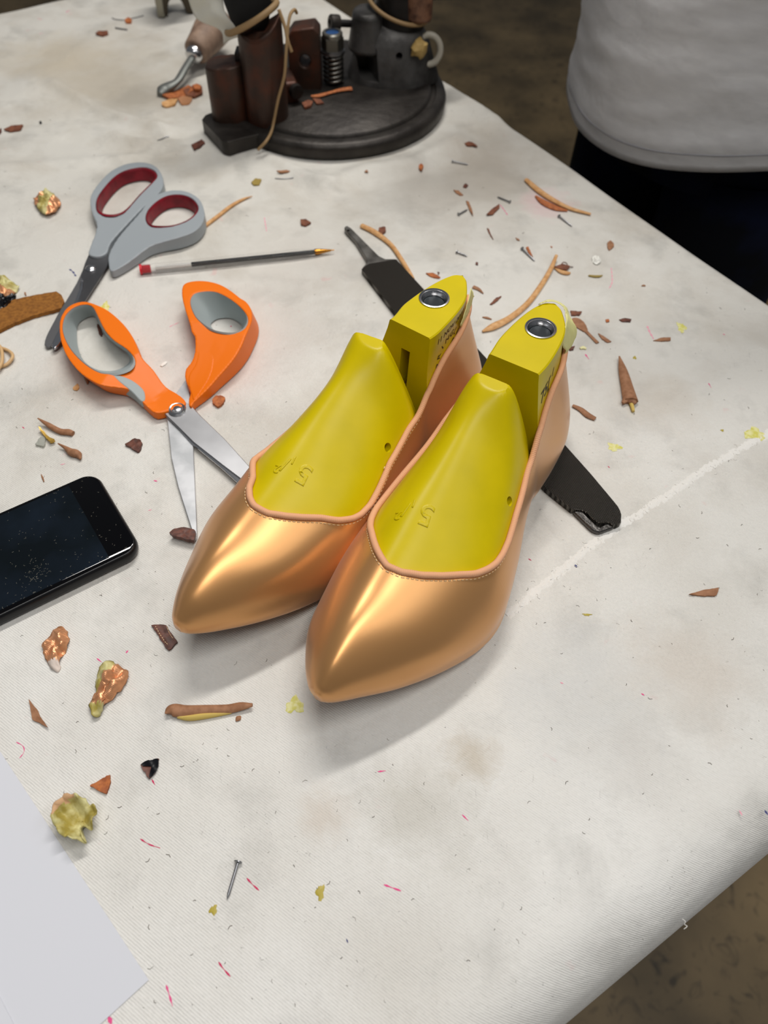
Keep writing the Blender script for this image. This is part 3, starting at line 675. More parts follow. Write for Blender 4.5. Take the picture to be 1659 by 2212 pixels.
    if side == 'R':
        tape([tq((1163, 658, 91), (1180, 651, 91.5), (1200, 652, 91.5), (1216, 662, 91.5), (1223, 676, 91.5)),
              tq((1166, 655, 87), (1182, 648, 88), (1202, 650, 88), (1221, 662, 88), (1228, 680, 87)),
              tq((1170, 655, 82), (1186, 650, 83), (1206, 652, 83), (1226, 668, 84), (1232, 692, 83))])
        tape([tq((1221, 668, 91.6), (1224, 690, 91), (1220, 712, 89), (1213, 742, 85)),
              tq((1228, 676, 88), (1234, 698, 86), (1229, 722, 82), (1218, 752, 77)),
              tq((1233, 690, 84), (1246, 712, 80), (1238, 738, 75), (1222, 762, 71)),
              tq((1232, 706, 79), (1243, 724, 75), (1232, 752, 70), (1208, 779, 66))], .3)
    else:
        tape([tq((1018, 624, 86), (1012, 648, 84), (1004, 676, 81), (994, 704, 77)), tq((1022, 630, 80), (1016, 652, 78), (1007, 680, 75), (996, 706, 72)), tq((1024, 640, 74), (1018, 660, 72), (1009, 686, 69), (997, 710, 66))])
build_pair('L'); build_pair('R')

# ------------------------------------------------------------------ rasp under the shoes' heels
iron = mat('black_file_steel', lin(122, 119, 114), .42, metal=.6, noise=(lin(80, 77, 73), .08, 4, .4, .65))
def file_material():
    m = mat('cross_cut_file_steel', lin(92, 88, 82), .36, metal=.6); nt = m.node_tree; N = nt.nodes; L = nt.links; b = N['Principled BSDF']; tc = N.new('ShaderNodeTexCoord')
    prev = None
    for rot, sc in ((math.radians(-60 + 28), 320), (math.radians(-60 - 42), 380)):
        mp = N.new('ShaderNodeMapping'); mp.inputs['Rotation'].default_value = (0, 0, -rot); w = N.new('ShaderNodeTexWave'); w.bands_direction = 'X'; w.inputs['Scale'].default_value = sc; w.inputs['Distortion'].default_value = .15
        L.new(tc.outputs['Object'], mp.inputs[0]); L.new(mp.outputs[0], w.inputs[0]); bp = N.new('ShaderNodeBump'); bp.inputs['Strength'].default_value = 1; bp.inputs['Distance'].default_value = .0011
        L.new(w.outputs['Fac'], bp.inputs['Height'])
        if prev: L.new(prev, bp.inputs['Normal'])
        prev = bp.outputs[0]
    L.new(prev, b.inputs['Normal']); return m
filem = file_material()
fo = empty('hand_file', PT(1050, 800), 'flat black steel file lying diagonally underneath both satin shoes', 'file')
ZF = 5.2
fa = [PT(a, b, ZF)[:2] for a, b in [(783, 578), (818, 556)]]
body = [(781, 579), (795, 568), (856, 558), (917, 624), (1221, 959), (1279, 1024), (1335, 1091), (1343, 1106), (1342, 1128), (1328, 1134), (1312, 1126), (1296, 1130), (1282, 1120), (1268, 1106), (1252, 1098), (1238, 1100), (1178, 1052), (853, 672)]
P = resample(np.array([PT(a, b, ZF)[:2] for a, b in body]), step=3, closed=True)
# the hidden middle of the blade dips to 4.4 mm so that the shoes rest on it
v, f = holed_prism(P, [], 4.6, .5); o = mesh('blade', v, f, filem, fo, angle=30); bevel(o, .25, 1)
P = resample(np.array([PT(a, b, 4.4)[:2] for a, b in [(783, 577), (792, 568), (790, 556), (768, 520), (744, 494), (744, 489), (750, 487), (758, 492), (800, 534), (818, 552), (832, 559), (856, 559), (850, 566), (800, 580)]]), step=2, closed=True)
v, f = holed_prism(P, [], lambda x, y: 4.4, .6); o = mesh('tang', v, f, iron, fo, angle=30); bevel(o, 1.3, 3)
v, f = holed_prism(resample(np.array([PT(a, b, 3.4)[:2] for a, b in [(1238, 1104), (1256, 1102), (1278, 1124), (1294, 1139), (1312, 1129), (1328, 1138), (1294, 1150), (1279, 1144)]]), step=2, closed=True), [], 3.2, .5)
o = mesh('broken_end', v, f, mat('fractured_steel', lin(86, 84, 82), .35, metal=.8, bump=('noise', .25, .8, .8)), fo, angle=20); bevel(o, .6, 1)

# ------------------------------------------------------------------ orange handled shears
orange = mat('orange_plastic', lin(236, 114, 6), .42, spec=.32, bump=('noise', 1.5, .08, .15)); greyrub = mat('grey_rubber', lin(158, 166, 166), .6)
def blade_material(name, c, r):
    return mat(name, c, r, metal=1, bump=('noise', .05, .06, .2), noise=(tuple(x * .72 for x in c[:3]) + (1,), .02, 4, .4, .65))
bladem = blade_material('brushed_blade_steel', lin(196, 196, 198), .42); bladeflat = mat('matt_blade_steel', lin(205, 206, 208), .45, metal=.6, noise=(lin(180, 182, 184), .06, 4, .4, .6))
sh = empty('scissors', PT(382, 882), 'large scissors with orange handles and grey rubber grips, standing open beside the left shoe', 'scissors')
outA = [(131, 711), (134, 689), (147, 668), (168, 657), (188, 655), (211, 662), (238, 676), (269, 704), (290, 734), (303, 765), (311, 779), (330, 796), (350, 819), (374, 833), (392, 846), (397, 860), (364, 872), (333, 879), (313, 867), (284, 842), (262, 838), (225, 836), (196, 822), (170, 802), (146, 770), (134, 738)]
inA = [(136, 710), (142, 683), (161, 665), (184, 659), (200, 664), (211, 684), (226, 714), (246, 736), (270, 752), (286, 769), (288, 785), (276, 798), (249, 806), (218, 805), (188, 789), (161, 764), (144, 738)]
ZA = 15.0
def zA(x, y):
    d = np.hypot(x - pv[0], y - pv[1]); return 6.5 + (ZA - 6.5) * min(1, max(0, (d - 12) / 34))
pv = PT(382, 882)[:2]
def shrink(Lp, k, dx=0, dy=0):
    c = Lp.mean(0); q = c + (Lp - c) * k; q[:, 0] += dx; q[:, 1] += dy; return q
OA = pxloop(outA, 12.0, 2.2); IA = pxloop(inA, ZA, 2.2)
def leaning(O_, I_, bot, zf, zref, ztop):
    sh_v = bot.mean(0) - I_.mean(0); hole = shrink(I_, 1.02) + sh_v * (ztop - zref) / ztop
    v, f = holed_prism(O_, [hole], zf, 1.0); w = np.clip((np.hypot(v[:, 0] - pv[0], v[:, 1] - pv[1]) - 15) / 35, 0, 1)[:, None]
    v = v.copy(); v[:, :2] += w * sh_v * ((zref - v[:, 2:3]) / ztop); return v, f
BA = pxloop([(166, 722), (169, 700), (186, 687), (204, 683), (212, 698), (230, 728), (256, 750), (275, 764), (281, 778), (272, 790), (250, 800), (222, 801), (200, 794), (180, 778), (169, 752)], 1.2, 2.0)
v, f = leaning(OA, IA, BA, zA, 12.0, ZA); o = mesh('handle', v, f, orange, sh, angle=30); remesh(o, .55, 5)
def align(a, b):
    n = len(a); b = resample(b, n=n, closed=True); ca, cb = a.mean(0), b.mean(0); best = None
    for q in (b, b[::-1]):
        for s_ in range(0, n): 
            r = np.roll(q, s_, 0); e = (((a - ca) - (r - cb)) ** 2).sum()
            if best is None or e < best[0]: best = (e, r)
    return best[1]
def lining(Lp, z1, z0, k, dx, dy, m, par, thick=1.0, name='grip', bottom=None):
    a = Lp
    if bottom is not None:
        bt = align(a, bottom); rows = [shrink(a, 1.035), shrink(a, 1.0)]; zs = [z1 - .9, z1 + .25]
        for t in (.06, .2, .35, .5, .65, .8, 1): rows.append(shrink(a, .985) * (1 - t) + bt * t); zs.append(z1 - .3 + (z0 - z1 + .3) * t)
        rows.append(shrink(bt, 1.05)); zs.append(z0); n = len(a)
        return mesh(name, np.vstack([np.c_[r, np.full(n, z)] for r, z in zip(rows, zs)]), gridfaces(len(rows), n, True), m, par, angle=50)
    a = Lp; rows = [shrink(a, 1.035), shrink(a, 1.0), shrink(a, .975, dx * .1, dy * .1)]; zs = [z1 - .9, z1 + .25, z1 - .6]
    for t in (.25, .5, .75, 1): rows.append(shrink(a, .975 + (k - .975) * t, dx * t, dy * t)); zs.append(z1 + (z0 - z1) * t)
    rows.append(shrink(a, 1.03, dx * .8, dy * .8)); zs.append(z0)
    n = len(a); V = np.vstack([np.c_[r, np.full(n, z)] for r, z in zip(rows, zs)]); F = gridfaces(len(rows), n, True)
    return mesh(name, V, F, m, par, angle=50)
lining(IA, ZA, 1.2, .90, 1.2, 0, greyrub, o, bottom=BA)
# grey inlay on the flank of the shank
q = [(247, 820), (262, 818), (285, 823), (302, 832), (311, 842), (312, 858), (303, 862), (285, 846), (262, 832)]
v, f = holed_prism(pxloop(q, 10.5, 1.5), [], lambda x, y: zA(x, y) + .25, 3); o = mesh('grip_inlay', v, f, greyrub, sh, angle=40); bevel(o, .8, 2)
# thumb handle: a tapering funnel whose mouth leans towards the camera
outB = [(405, 658), (407, 637), (421, 629), (451, 627), (485, 635), (515, 654), (536, 674), (543, 691), (542, 711), (529, 742), (509, 779), (478, 813), (448, 840), (418, 861), (414, 870), (408, 868), (407, 850), (412, 841), (401, 816), (403, 799), (414, 789), (423, 769), (424, 742), (421, 715), (412, 688)]
inB = [(412, 657), (417, 638), (438, 631), (468, 632), (502, 650), (525, 671), (534, 688), (530, 705), (515, 716), (492, 719), (461, 713), (441, 701), (423, 684)]
ZB = 19.0
IB = pxloop(inB, ZB, 2.0); OB = shrink(pxloop(outB, 9.0, 2.2), 1.02)
cB = IB.mean(0)
def zB(x, y):
    d = np.hypot(x - pv[0], y - pv[1]); return 6.0 + (ZB - 6.0) * min(1, max(0, (d - 8) / 58)) ** .9
BB = pxloop([(455, 702), (462, 693), (474, 688), (495, 687), (514, 695), (523, 706), (520, 716), (505, 722), (485, 722), (465, 715)], 1.2, 2.0)
wB = np.clip((np.hypot(OB[:, 0] - pv[0], OB[:, 1] - pv[1]) - 30) / 30, 0, 1)[:, None] * (((OB - IB.mean(0)) @ np.array([.8, -.6])) > 0)[:, None]; OB = OB + wB * np.array([2.6, -1.2]); OB = resample(OB, step=2.2, closed=True)
v, f = leaning(OB, IB, BB, zB, 9.0, ZB); o = mesh('handle', v, f, orange, sh, angle=30); remesh(o, .55, 6)
lining(IB, ZB, 1.2, .66, 4.2, -4.5, greyrub, o, bottom=BB)
crs = [(415, 700), (429, 712), (449, 735), (461, 760), (462, 785), (452, 810), (436, 830), (416, 850), (410, 838), (404, 815), (407, 800), (420, 785), (427, 768), (428, 742), (424, 715)]
v, f = holed_prism(pxloop(crs, 13, 1.5), [], lambda x, y: zB(x, y) + .35, 5); o = mesh('handle_web', v, f, orange, sh, angle=30); remesh(o, .5, 4)
# blades
def blade(name, px, z0, z1, m, par, bv=.35, smooth=False):
    v, f = holed_prism(resample(np.array([PT(a, b, z1)[:2] for a, b in px]), step=4, closed=True), [], z1, z0); o = mesh(name, v, f, m, par, angle=25)
    if bv: bevel(o, bv, 1)
    return o
blade('blade', [(341, 877), (366, 868), (390, 862), (414, 876), (434, 898), (485, 947), (549, 1018), (600, 1078), (596, 1092), (580, 1086), (531, 1043), (478, 1003), (417, 955), (384, 922), (360, 899)], 3.2, 5.0, bladem, sh, .5)
blade('hollow_ground_edge', [(522, 1050), (478, 1010), (417, 960), (386, 926), (384, 919), (417, 950), (478, 998), (531, 1038), (590, 1088), (575, 1092)], 3.0, 4.2, mat('polished_edge', (.8, .8, .82, 1), .15, metal=1), sh, .2)
blade('blade', [(358, 896), (362, 912), (370, 988), (384, 1049), (397, 1090), (412, 1137), (423, 1168), (426, 1160), (424, 1106), (419, 998), (417, 950), (400, 905), (412, 868), (404, 815), (380, 850)], .9, 2.6, bladeflat, sh, .3)
v, f = lathe_vf([(5.6, 0), (5.6, .9), (4.9, 1.6), (4.0, 1.5), (3.6, 1.1), (2.4, 1.15), (2.2, 1.6), (1.2, 1.9), (0, 1.9)], (*PT(383, 886, 5)[:2], 5.0), seg=32); mesh('pivot_screw', v, f, steel, sh, angle=40)

# ------------------------------------------------------------------ grey scissors
greyp = mat('grey_plastic', lin(150, 156, 160), .45, bump=('noise', .6, .08, .2)); redr = mat('dark_red_rubber', lin(146, 26, 42), .5, noise=(lin(110, 16, 30), .1, 4, .35, .65))
sg = empty('scissors', PT(205, 578), 'grey plastic scissors with dark red finger rings, closed blades reaching under the orange handle', 'scissors')
pg = PT(205, 578)[:2]; ZG = 11.0
def zG(x, y): d = np.hypot(x - pg[0], y - pg[1]); return 6.5 + (ZG - 6.5) * min(1, max(0, (d - 15) / 50))
o1 = [(196, 443), (199, 424), (215, 400), (239, 376), (270, 360), (306, 355), (334, 362), (350, 380), (354, 402), (346, 420), (326, 438), (306, 457), (272, 487), (238, 519), (228, 540), (208, 548), (190, 543), (191, 531), (209, 489), (200, 464)]
i1 = [(209, 441), (215, 420), (243, 386), (270, 369), (306, 362), (329, 368), (337, 380), (331, 391), (302, 420), (274, 451), (254, 462), (230, 463), (213, 455)]
o2 = [(319, 441), (338, 426), (370, 416), (402, 418), (430, 433), (442, 459), (440, 483), (422, 504), (390, 517), (350, 525), (320, 534), (278, 562), (245, 580), (236, 578), (232, 560), (234, 540), (256, 508), (306, 460)]
i2 = [(316, 471), (320, 455), (338, 436), (362, 423), (390, 421), (413, 429), (426, 446), (421, 462), (402, 477), (372, 487), (340, 488), (324, 484)]
for nm, oo, ii, dx, dy in (('handle', o1, i1, 0, 0), ('handle', o2, i2, 0, 0)):
    OO = pxloop(oo, 9.0, 2.2); II = pxloop(ii, ZG, 2.0); v, f = holed_prism(OO, [shrink(II, 1.04)], zG, 1.0); o = mesh(nm, v, f, greyp, sg, angle=30); remesh(o, .55, 6)
    lining(II, ZG - .1, 1.2, .93, 0, 0, redr, o, name='finger_ring')
gb = blade_material('dull_blade_steel', lin(128, 128, 130), .38)
blade('blade', [(192, 548), (231, 541), (236, 560), (232, 574), (211, 607), (181, 653), (150, 714), (133, 738), (122, 751), (112, 753), (110, 748), (115, 735), (130, 705), (157, 661), (171, 628), (174, 596), (184, 566)], 2.8, 4.4, gb, sg, .3)
blade('bevelled_edge', [(174, 598), (175, 614), (157, 661), (130, 705), (116, 734), (110, 750), (117, 753), (130, 742), (134, 730), (140, 706), (164, 664), (180, 622), (179, 600)], 2.8, 4.6, mat('polished_edge', (.8, .8, .82, 1), .15, metal=1), sg, .3)
blade('blade', [(182, 575), (165, 612), (152, 634), (126, 676), (101, 723), (95, 741), (98, 750), (108, 751), (118, 735), (150, 680), (178, 625), (196, 600)], 1.0, 2.7, mat('dull_blade_steel', lin(118, 118, 120), .45, metal=.8), sg, .3)
sc_ = []
v, f = lathe_vf([(3.9, 0), (3.9, .5), (3.2, 1.3), (1.8, 1.9), (0, 2.1)], (*PT(196, 580, 4.4)[:2], 4.3), seg=28); o = mesh('pivot_screw', v, f, steel, sg, angle=50)
cut(o, [box_vf((*PT(196, 580, 4.4)[:2], 6.3), (9, .8, 1.6), 1.75)])

# ------------------------------------------------------------------ ballpoint pen
pn = empty('ballpoint_pen', PT(510, 562), 'clear plastic ballpoint pen with a red end plug and brass tip', 'pen')
pa, pb = PT(306, 582, 3.8), PT(722, 540, 3.0); pd = (pb - pa) / np.linalg.norm(pb - pa); PL = np.linalg.norm(pb - pa)
clear = mat('clear_plastic', (1, 1, 1, 1), .03, trans=1, ior=1.3, spec=.5)
def pen_at(s): return pa + pd * s
hexs = []
v, f = lathe_vf([(3.7, 0), (3.7, PL * .80), (2.9, PL * .86), (2.5, PL * .905), (1.9, PL * .905), (2.3, PL * .86), (2.7, PL * .80), (2.7, 0), (3.7, 0)], pa, pd, 6, (0, 0, 1)); mesh('barrel', v, f, clear, pn, smooth=False)
v, f = lathe_vf([(3.75, -1.2), (3.75, .3), (2.6, .4), (2.6, 6.5), (0, 6.5)], pa, pd, 20); mesh('end_plug', v, f, mat('red_plastic', lin(206, 28, 44), .3), pn)
v, f = lathe_vf([(1.45, 8), (1.45, PL * .9)], pa, pd, 16); 
tubew = mat('refill_tube', lin(228, 226, 220), .3, spec=.5)
v, f = lathe_vf([(1.5, 10), (1.5, 36), (0, 36)], pa, pd, 16); mesh('refill', v, f, tubew, pn)
v, f = lathe_vf([(1.55, 36), (1.55, PL * .9), (0, PL * .9)], pa, pd, 16); mesh('ink_column', v, f, mat('black_ink', lin(26, 26, 28), .35), pn)
v, f = lathe_vf([(2.2, PL * .895), (2.2, PL * .91), (1.9, PL * .925), (.9, PL * .975), (.5, PL * .985), (.35, PL), (0, PL)], pa, pd, 20); mesh('brass_tip', v, f, mat('brass', lin(186, 130, 54), .25, metal=1), pn, angle=30)

# ------------------------------------------------------------------ phone
ZP = 8.4
p0 = PT(0, 1103.5, ZP)[:2]; p1 = PT(166, 1031, ZP)[:2]; q0 = PT(263, 1110, ZP)[:2]; q1 = PT(230, 1049, ZP)[:2]
e1 = (p1 - p0) / np.linalg.norm(p1 - p0); e2 = np.array([e1[1], -e1[0]])
corner = p0 + e1 * ((q0 - p0) @ e1)
WPH = abs((PT(138.7, 1262, ZP)[:2] - corner) @ e2) + .8
corner = corner; LPH = 138.0
def ph(a, b): return corner - e1 * a + e2 * b
def rrect(a0, a1, b0, b1, r, n=10):
    out = []
    for ca, cb, t0 in ((a0 + r, b0 + r, math.pi), (a1 - r, b0 + r, 1.5 * math.pi), (a1 - r, b1 - r, 0), (a0 + r, b1 - r, .5 * math.pi)):
        for k in range(n + 1):
            t = t0 + k / n * math.pi / 2; out.append(ph(ca + r * math.cos(t), cb + r * math.sin(t)))
    return np.array(out)
phn = empty('smartphone', (*ph(LPH / 2, WPH / 2), 0), 'black smartphone lying face up with a dusty dark screen', 'phone')
blackgl = mat('black_gloss', lin(6, 6, 8), .03, spec=.35)
rows = []
for ins, z in ((2.2, .3), (.9, .8), (.15, 2.4), (0, 4.2), (.15, 6.0), (.9, 7.6), (1.8, 8.1), (2.1, 8.15)): rows.append(np.c_[rrect(ins, LPH - ins, ins, WPH - ins, 9.5 - ins), np.full(44, z)])
v = np.vstack(rows); f = gridfaces(len(rows), 44, True) + [tuple(range(44)), tuple(range(7 * 44, 8 * 44))]; mesh('body', v, f, mat('black_aluminium', lin(20, 20, 22), .3, metal=.3), phn, angle=60)
rows = [np.c_[rrect(i, LPH - i, i, WPH - i, 9.5 - i), np.full(44, z)] for i, z in ((1.7, 7.9), (1.7, 8.45), (2.1, 8.6))]
v = np.vstack(rows); f = gridfaces(3, 44, True) + [tuple(range(88, 132))]; gl = mesh('glass', v, f, blackgl, phn, angle=50)
dusty = mat('dark_screen', lin(12, 18, 22), .05, spec=.35, noise=(lin(22, 30, 40), .03, 3, .45, .75))
v = np.array([(*ph(a, b), 8.66) for a, b in ((17, 3.6), (LPH - 17, 3.6), (LPH - 17, WPH - 3.6), (17, WPH - 3.6))]); mesh('screen', v, [(0, 1, 2, 3)], dusty, phn, smooth=False)
fr = []; rr = random.Random(11)
for i in range(260):
    if i < 60: a, b = 52 + rr.gauss(0, 3.2), WPH - 15 + rr.gauss(0, 3.2)
    else: a, b = rr.uniform(5, 90), WPH * (1 - rr.random() ** 1.5) ; b = min(max(b, 4), WPH - 4)
    p = ph(a, b); l = rr.uniform(.3, 1.1); t = rr.uniform(0, 6.28)
    fr.append(tube_vf(np.array([(p[0], p[1], 8.74), (p[0] + l * .5 * math.cos(t), p[1] + l * .5 * math.sin(t), 8.8), (p[0] + l * math.cos(t + .7), p[1] + l * math.sin(t + .7), 8.74)]), .045, 3))
v, f = join(fr); o = mesh('dust_fibres', v, f, mat('pale_dust', lin(170, 165, 150), .9), phn, angle=0); o['kind'] = 'stuff'

# ------------------------------------------------------------------ paper
paperm = mat('white_paper', lin(210, 211, 217), .75, bump=('noise', .02, .05, .5))
pc = PT(322, 2117)[:2]; ed = PT(0, 1622)[:2] - pc; ed /= np.linalg.norm(ed); eb = np.array([-ed[1], ed[0]])
if eb @ np.array([-1, -1]) < 0: eb = -eb
def sheet(c, d1, d2, w, h, z, label, curl=0):
    V = []; n, k = 30, 20
    for i in range(n + 1):
        for j in range(k + 1):
            a, b = w * i / n, h * j / k; p = c + d1 * a + d2 * b; V.append((p[0], p[1], z + .6 * math.exp(-b / 30) * 0 + curl * math.exp(-(a + b) / 22)))
    V = np.array(V); o = mesh('paper_sheet', V, gridfaces(n + 1, k + 1), paperm, smooth=False); md = o.modifiers.new('t', 'SOLIDIFY'); md.thickness = .00012; md.offset = 1
    return tag(o, label, 'paper', 'blank paper sheets in the near left corner')
sheet(pc, ed, eb, 297, 210, .5, 'blank white paper sheet whose corner points at the pale pen mark near the front', 0)
c2 = PT(45, 2234)[:2]; d2 = PT(0, 2152)[:2] - PT(31, 2212)[:2]; d2 /= np.linalg.norm(d2); e2b = np.array([-d2[1], d2[0]])
if e2b @ np.array([-1, -1]) < 0: e2b = -e2b
c2 = PT(31, 2212)[:2] - d2 * 14
sheet(c2, d2, e2b, 297, 210, 1.0, 'second blank white sheet lying on top, only its edge in the bottom left corner', 0)

# ------------------------------------------------------------------ leather scraps, shavings, nails
L_tan = mat('tan_leather', lin(162, 116, 84), .7, noise=(lin(140, 96, 66), .3, 4, .35, .65)); L_red = mat('red_brown_leather', lin(130, 78, 52), .6, noise=(lin(98, 54, 36), .4, 4, .35, .65))
L_dark = mat('dark_brown_leather', lin(112, 64, 48), .5, noise=(lin(72, 38, 28), .4, 4, .35, .65)); L_or = mat('orange_leather', lin(186, 110, 58), .7, noise=(lin(148, 80, 42), .4, 4, .35, .65))
L_pale = mat('pale_leather', lin(214, 168, 116), .7, noise=(lin(190, 138, 84), .3, 4, .35, .65)); L_yel = mat('yellow_cut_edge', lin(206, 178, 96), .7); L_olive = mat('olive_scrap', lin(150, 128, 60), .6)
suede = mat('brown_suede', lin(150, 98, 36), .9, noise=(lin(120, 74, 24), .4, 5, .35, .65), bump=('noise', .8, .5, .4)); whitep = mat('white_scrap', lin(232, 230, 222), .7)
blackg = mat('black_patent', lin(14, 14, 18), .15); copper = mat('copper_satin_scrap', lin(222, 160, 116), .38, metal=.6, bump=('wave', 1.6, .2, .2)); yellowgl = mat('yellow_glued_lining', lin(166, 150, 72), .5, noise=(lin(212, 206, 150), .15, 4, .4, .65))
nailm = mat('grey_nail_steel', lin(150, 150, 152), .3, metal=1); goldm = mat('gold_card', lin(196, 158, 72), .4, metal=.4)
def scrap(name, P, th, m, label=None, cat='scrap', group=None, curl=0.0, ax=0.0, z=0.0, parent=None, smooth=False, seed=0, rough=.12, z1=None):
    """flat offcut with outline P (px); curl lifts it towards its ends along axis ax"""
    zz = th + z; O = np.array([PT(a, b, zz)[:2] for a, b in P])
    if smooth: O = crom(O, 4, True)
    O = resample(O, step=max(.7, min(2.0, np.linalg.norm(O.max(0) - O.min(0)) / 14)), closed=True)
    rs = np.random.RandomState(abs(seed + int(P[0][0])) + 1); O = O + rs.normal(0, rough, O.shape)
    c = O.mean(0); n = len(O); R = max(np.linalg.norm(O - c, axis=1).max(), .1); A = np.array([math.cos(ax), math.sin(ax)])
    rings = [O, c + (O - c) * .7, c + (O - c) * .35]; V = []
    def lift(p): t = ((p - c) @ A) / R; return curl * t * t * R + .15 * math.sin(p[0] * 1.3) * math.sin(p[1] * 1.1) * min(1, th)
    hb = (0 if parent is not None and z > 0 else H(c)) + z
    for off in (0, th):
        for r in rings: V += [(x, y, hb + lift(np.array([x, y])) + off + .12) for x, y in r]
        V.append((c[0], c[1], hb + lift(c) + off + .12))
    m1 = 3 * n + 1; F = []
    for o_ in (0, m1):
        F += [(o_ + k * n + i, o_ + k * n + (i + 1) % n, o_ + (k + 1) * n + (i + 1) % n, o_ + (k + 1) * n + i) for k in range(2) for i in range(n)]
        F += [(o_ + 2 * n + i, o_ + 2 * n + (i + 1) % n, o_ + 3 * n) for i in range(n)]
    F += [(i, (i + 1) % n, m1 + (i + 1) % n, m1 + i) for i in range(n)]
    o = mesh(name, V, F, m, parent, angle=45)
    if label: tag(o, label, cat, group)
    return o
def strip(name, P, w, m, label=None, th=None, cat='strip', group=None, z=0.0, parent=None, seg=8, zs=None):
    """curved strip along P (px); w half width mm (scalar or per point)"""
    th = th or (np.mean(w) * .6); Q = np.array([PT(a, b, z + th)[:2] for a, b in P]); w = np.broadcast_to(np.asarray(w, float), (len(Q),))
    zs = np.zeros(len(Q)) if zs is None else np.asarray(zs, float)
    X = crom(np.c_[Q, w, zs], 6); X = X[np.r_[True, np.linalg.norm(np.diff(X[:, :2], axis=0), axis=1) > 1e-4]]
    hh = np.array([H(p) for p in X]); C = np.c_[X[:, :2], hh + z + X[:, 3] + th + .12]
    v, f = tube_vf(C, np.maximum(X[:, 2], .08), seg, flat=th / max(np.mean(w), .05)); o = mesh(name, v, f, m, parent, angle=50)
    if label: tag(o, label, cat, group)
    return o
def nail(a, b, label, r=.62, head=1.5, group='steel nails scattered on the cloth'):
    """a head px, b point px"""
    A = PT(*a, r + .2); B = PT(*b, r + .2); A[2] += H(A) + head * .35; B[2] += H(B); d = (B - A); l = np.linalg.norm(d); d /= l
    v, f = lathe_vf([(0, -.1), (head, 0), (head, .45), (r, .9), (r, l - 2.2), (0, l)], A, d, 14); o = mesh('nail', v, f, nailm, angle=40); return tag(o, label, 'nail', group)
nail((515, 1861), (490, 1944), 'steel nail lying alone near the front, between two crimson pen strokes', .65, 1.8)
nail((1102, 438), (1073, 424), 'grey nail beside the dark shaving with a pink pen line')
nail((990, 464), (1011, 454), 'grey nail whose point touches a small tan leather sliver')
nail((1207, 467), (1237, 489), 'grey nail just below the long curved yellow and orange strips')
nail((986, 545), (1011, 554), 'thin grey nail between the file tang and the loose curved strip')
nail((1127, 539), (1156, 565), 'grey nail lying against an orange leather sliver')
nail((977, 344), (1014, 350), 'straight grey nail nearest the iron base, beyond the other nails')
def bentwire(P, r, label, cat='wire', m=nailm):
    return strip('wire_pin', P, r, m, label, th=r, cat=cat)
bentwire([(242, 39), (252, 44), (270, 46), (290, 40), (310, 34)], .45, 'bent grey wire pin by an orange leather crumb near the far left')
bentwire([(250, 65), (262, 67), (276, 68)], .7, 'short grey wire beside the brown leather chip near the far left')
bentwire([(650, 54), (665, 51), (677, 50)], .4, 'pale wire pin on the cloth just beyond the upright iron plate')
bentwire([(594, 386), (612, 387), (634, 386)], .4, 'thin wire pin on the cloth in front of the iron base')
bentwire([(340, 305), (352, 304), (366, 301)], .45, 'short wire left of the iron base corner')

D = 'leather scrap'
def S1(P, th, m, label, **k): return scrap('leather_scrap', P, th, m, label, D, group='leather offcuts scattered over the cloth', **k)
def V1(P, w, m, label, **k): return strip('leather_shaving', P, w, m, label, cat='leather shaving', group='leather shavings scattered over the cloth', **k)
# near left
s = S1([(327, 1350), (358, 1349), (363, 1357), (368, 1366), (380, 1380), (384, 1386), (366, 1405), (362, 1404)], 1.2, L_dark, 'dark brown stitched leather offcut right in front of the left shoe toe')
for P in ([(336, 1353), (344, 1368), (356, 1386), (364, 1394)], [(360, 1354), (366, 1368), (374, 1380)]):
    for i in range(0, 9):
        t0, t1 = i / 9, (i + .55) / 9; Q = resample(np.array(P, float), n=50); a, b = Q[int(t0 * 49)], Q[int(t1 * 49)]; strip_ = [tuple(a), tuple(b)]
        A = PT(*a, 1.5); B = PT(*b, 1.5); v, f = tube_vf(np.array([A + [0, 0, 0.02], B + [0, 0, 0.02]]), .16, 5)
        if i == 0: acc = []
        acc.append((v, f))
    v, f = join(acc); mesh('stitching', v, f, thread, s)
S1([(366, 1150), (376, 1142), (396, 1138), (420, 1143), (423, 1150), (419, 1168), (414, 1167), (372, 1156)], 2.4, L_dark, 'brown trapezoid leather scrap covering the tip of the open white blade', z=2.8)
S1([(270, 959), (290, 946), (303, 950), (307, 957), (304, 970), (298, 976), (274, 962)], 1.6, L_dark, 'brown faceted leather chip between the phone and the open scissors')
S1([(458, 863), (466, 855), (478, 854), (487, 859), (480, 873), (471, 879), (460, 871)], 1.8, L_or, 'orange brown leather chip beneath the orange thumb handle')
S1([(194, 1697), (237, 1673), (239, 1688), (230, 1714), (220, 1712)], 1.3, L_or, 'triangular rust leather scrap with a white cut edge above the curled yellow lining scrap', ax=.5, curl=.04)
s = S1([(303, 1653), (312, 1645), (330, 1642), (343, 1638), (343, 1653), (335, 1670), (322, 1682), (318, 1676)], 1.0, L_dark, 'small wedge of brown leather with glossy black patent edge', curl=.05)
scrap('patent_edge', [(305, 1650), (314, 1644), (342, 1639), (343, 1652), (336, 1668), (325, 1680), (321, 1676), (332, 1660), (334, 1650), (318, 1652), (308, 1656)], .5, blackg, parent=s, z=1.05)
S1([(63, 1511), (82, 1535), (86, 1546), (105, 1573), (88, 1563), (70, 1555), (68, 1545)], .8, L_tan, 'pointed tan leather sliver above the pink pen arc at the left edge', curl=.1, ax=2.1, rough=.05)
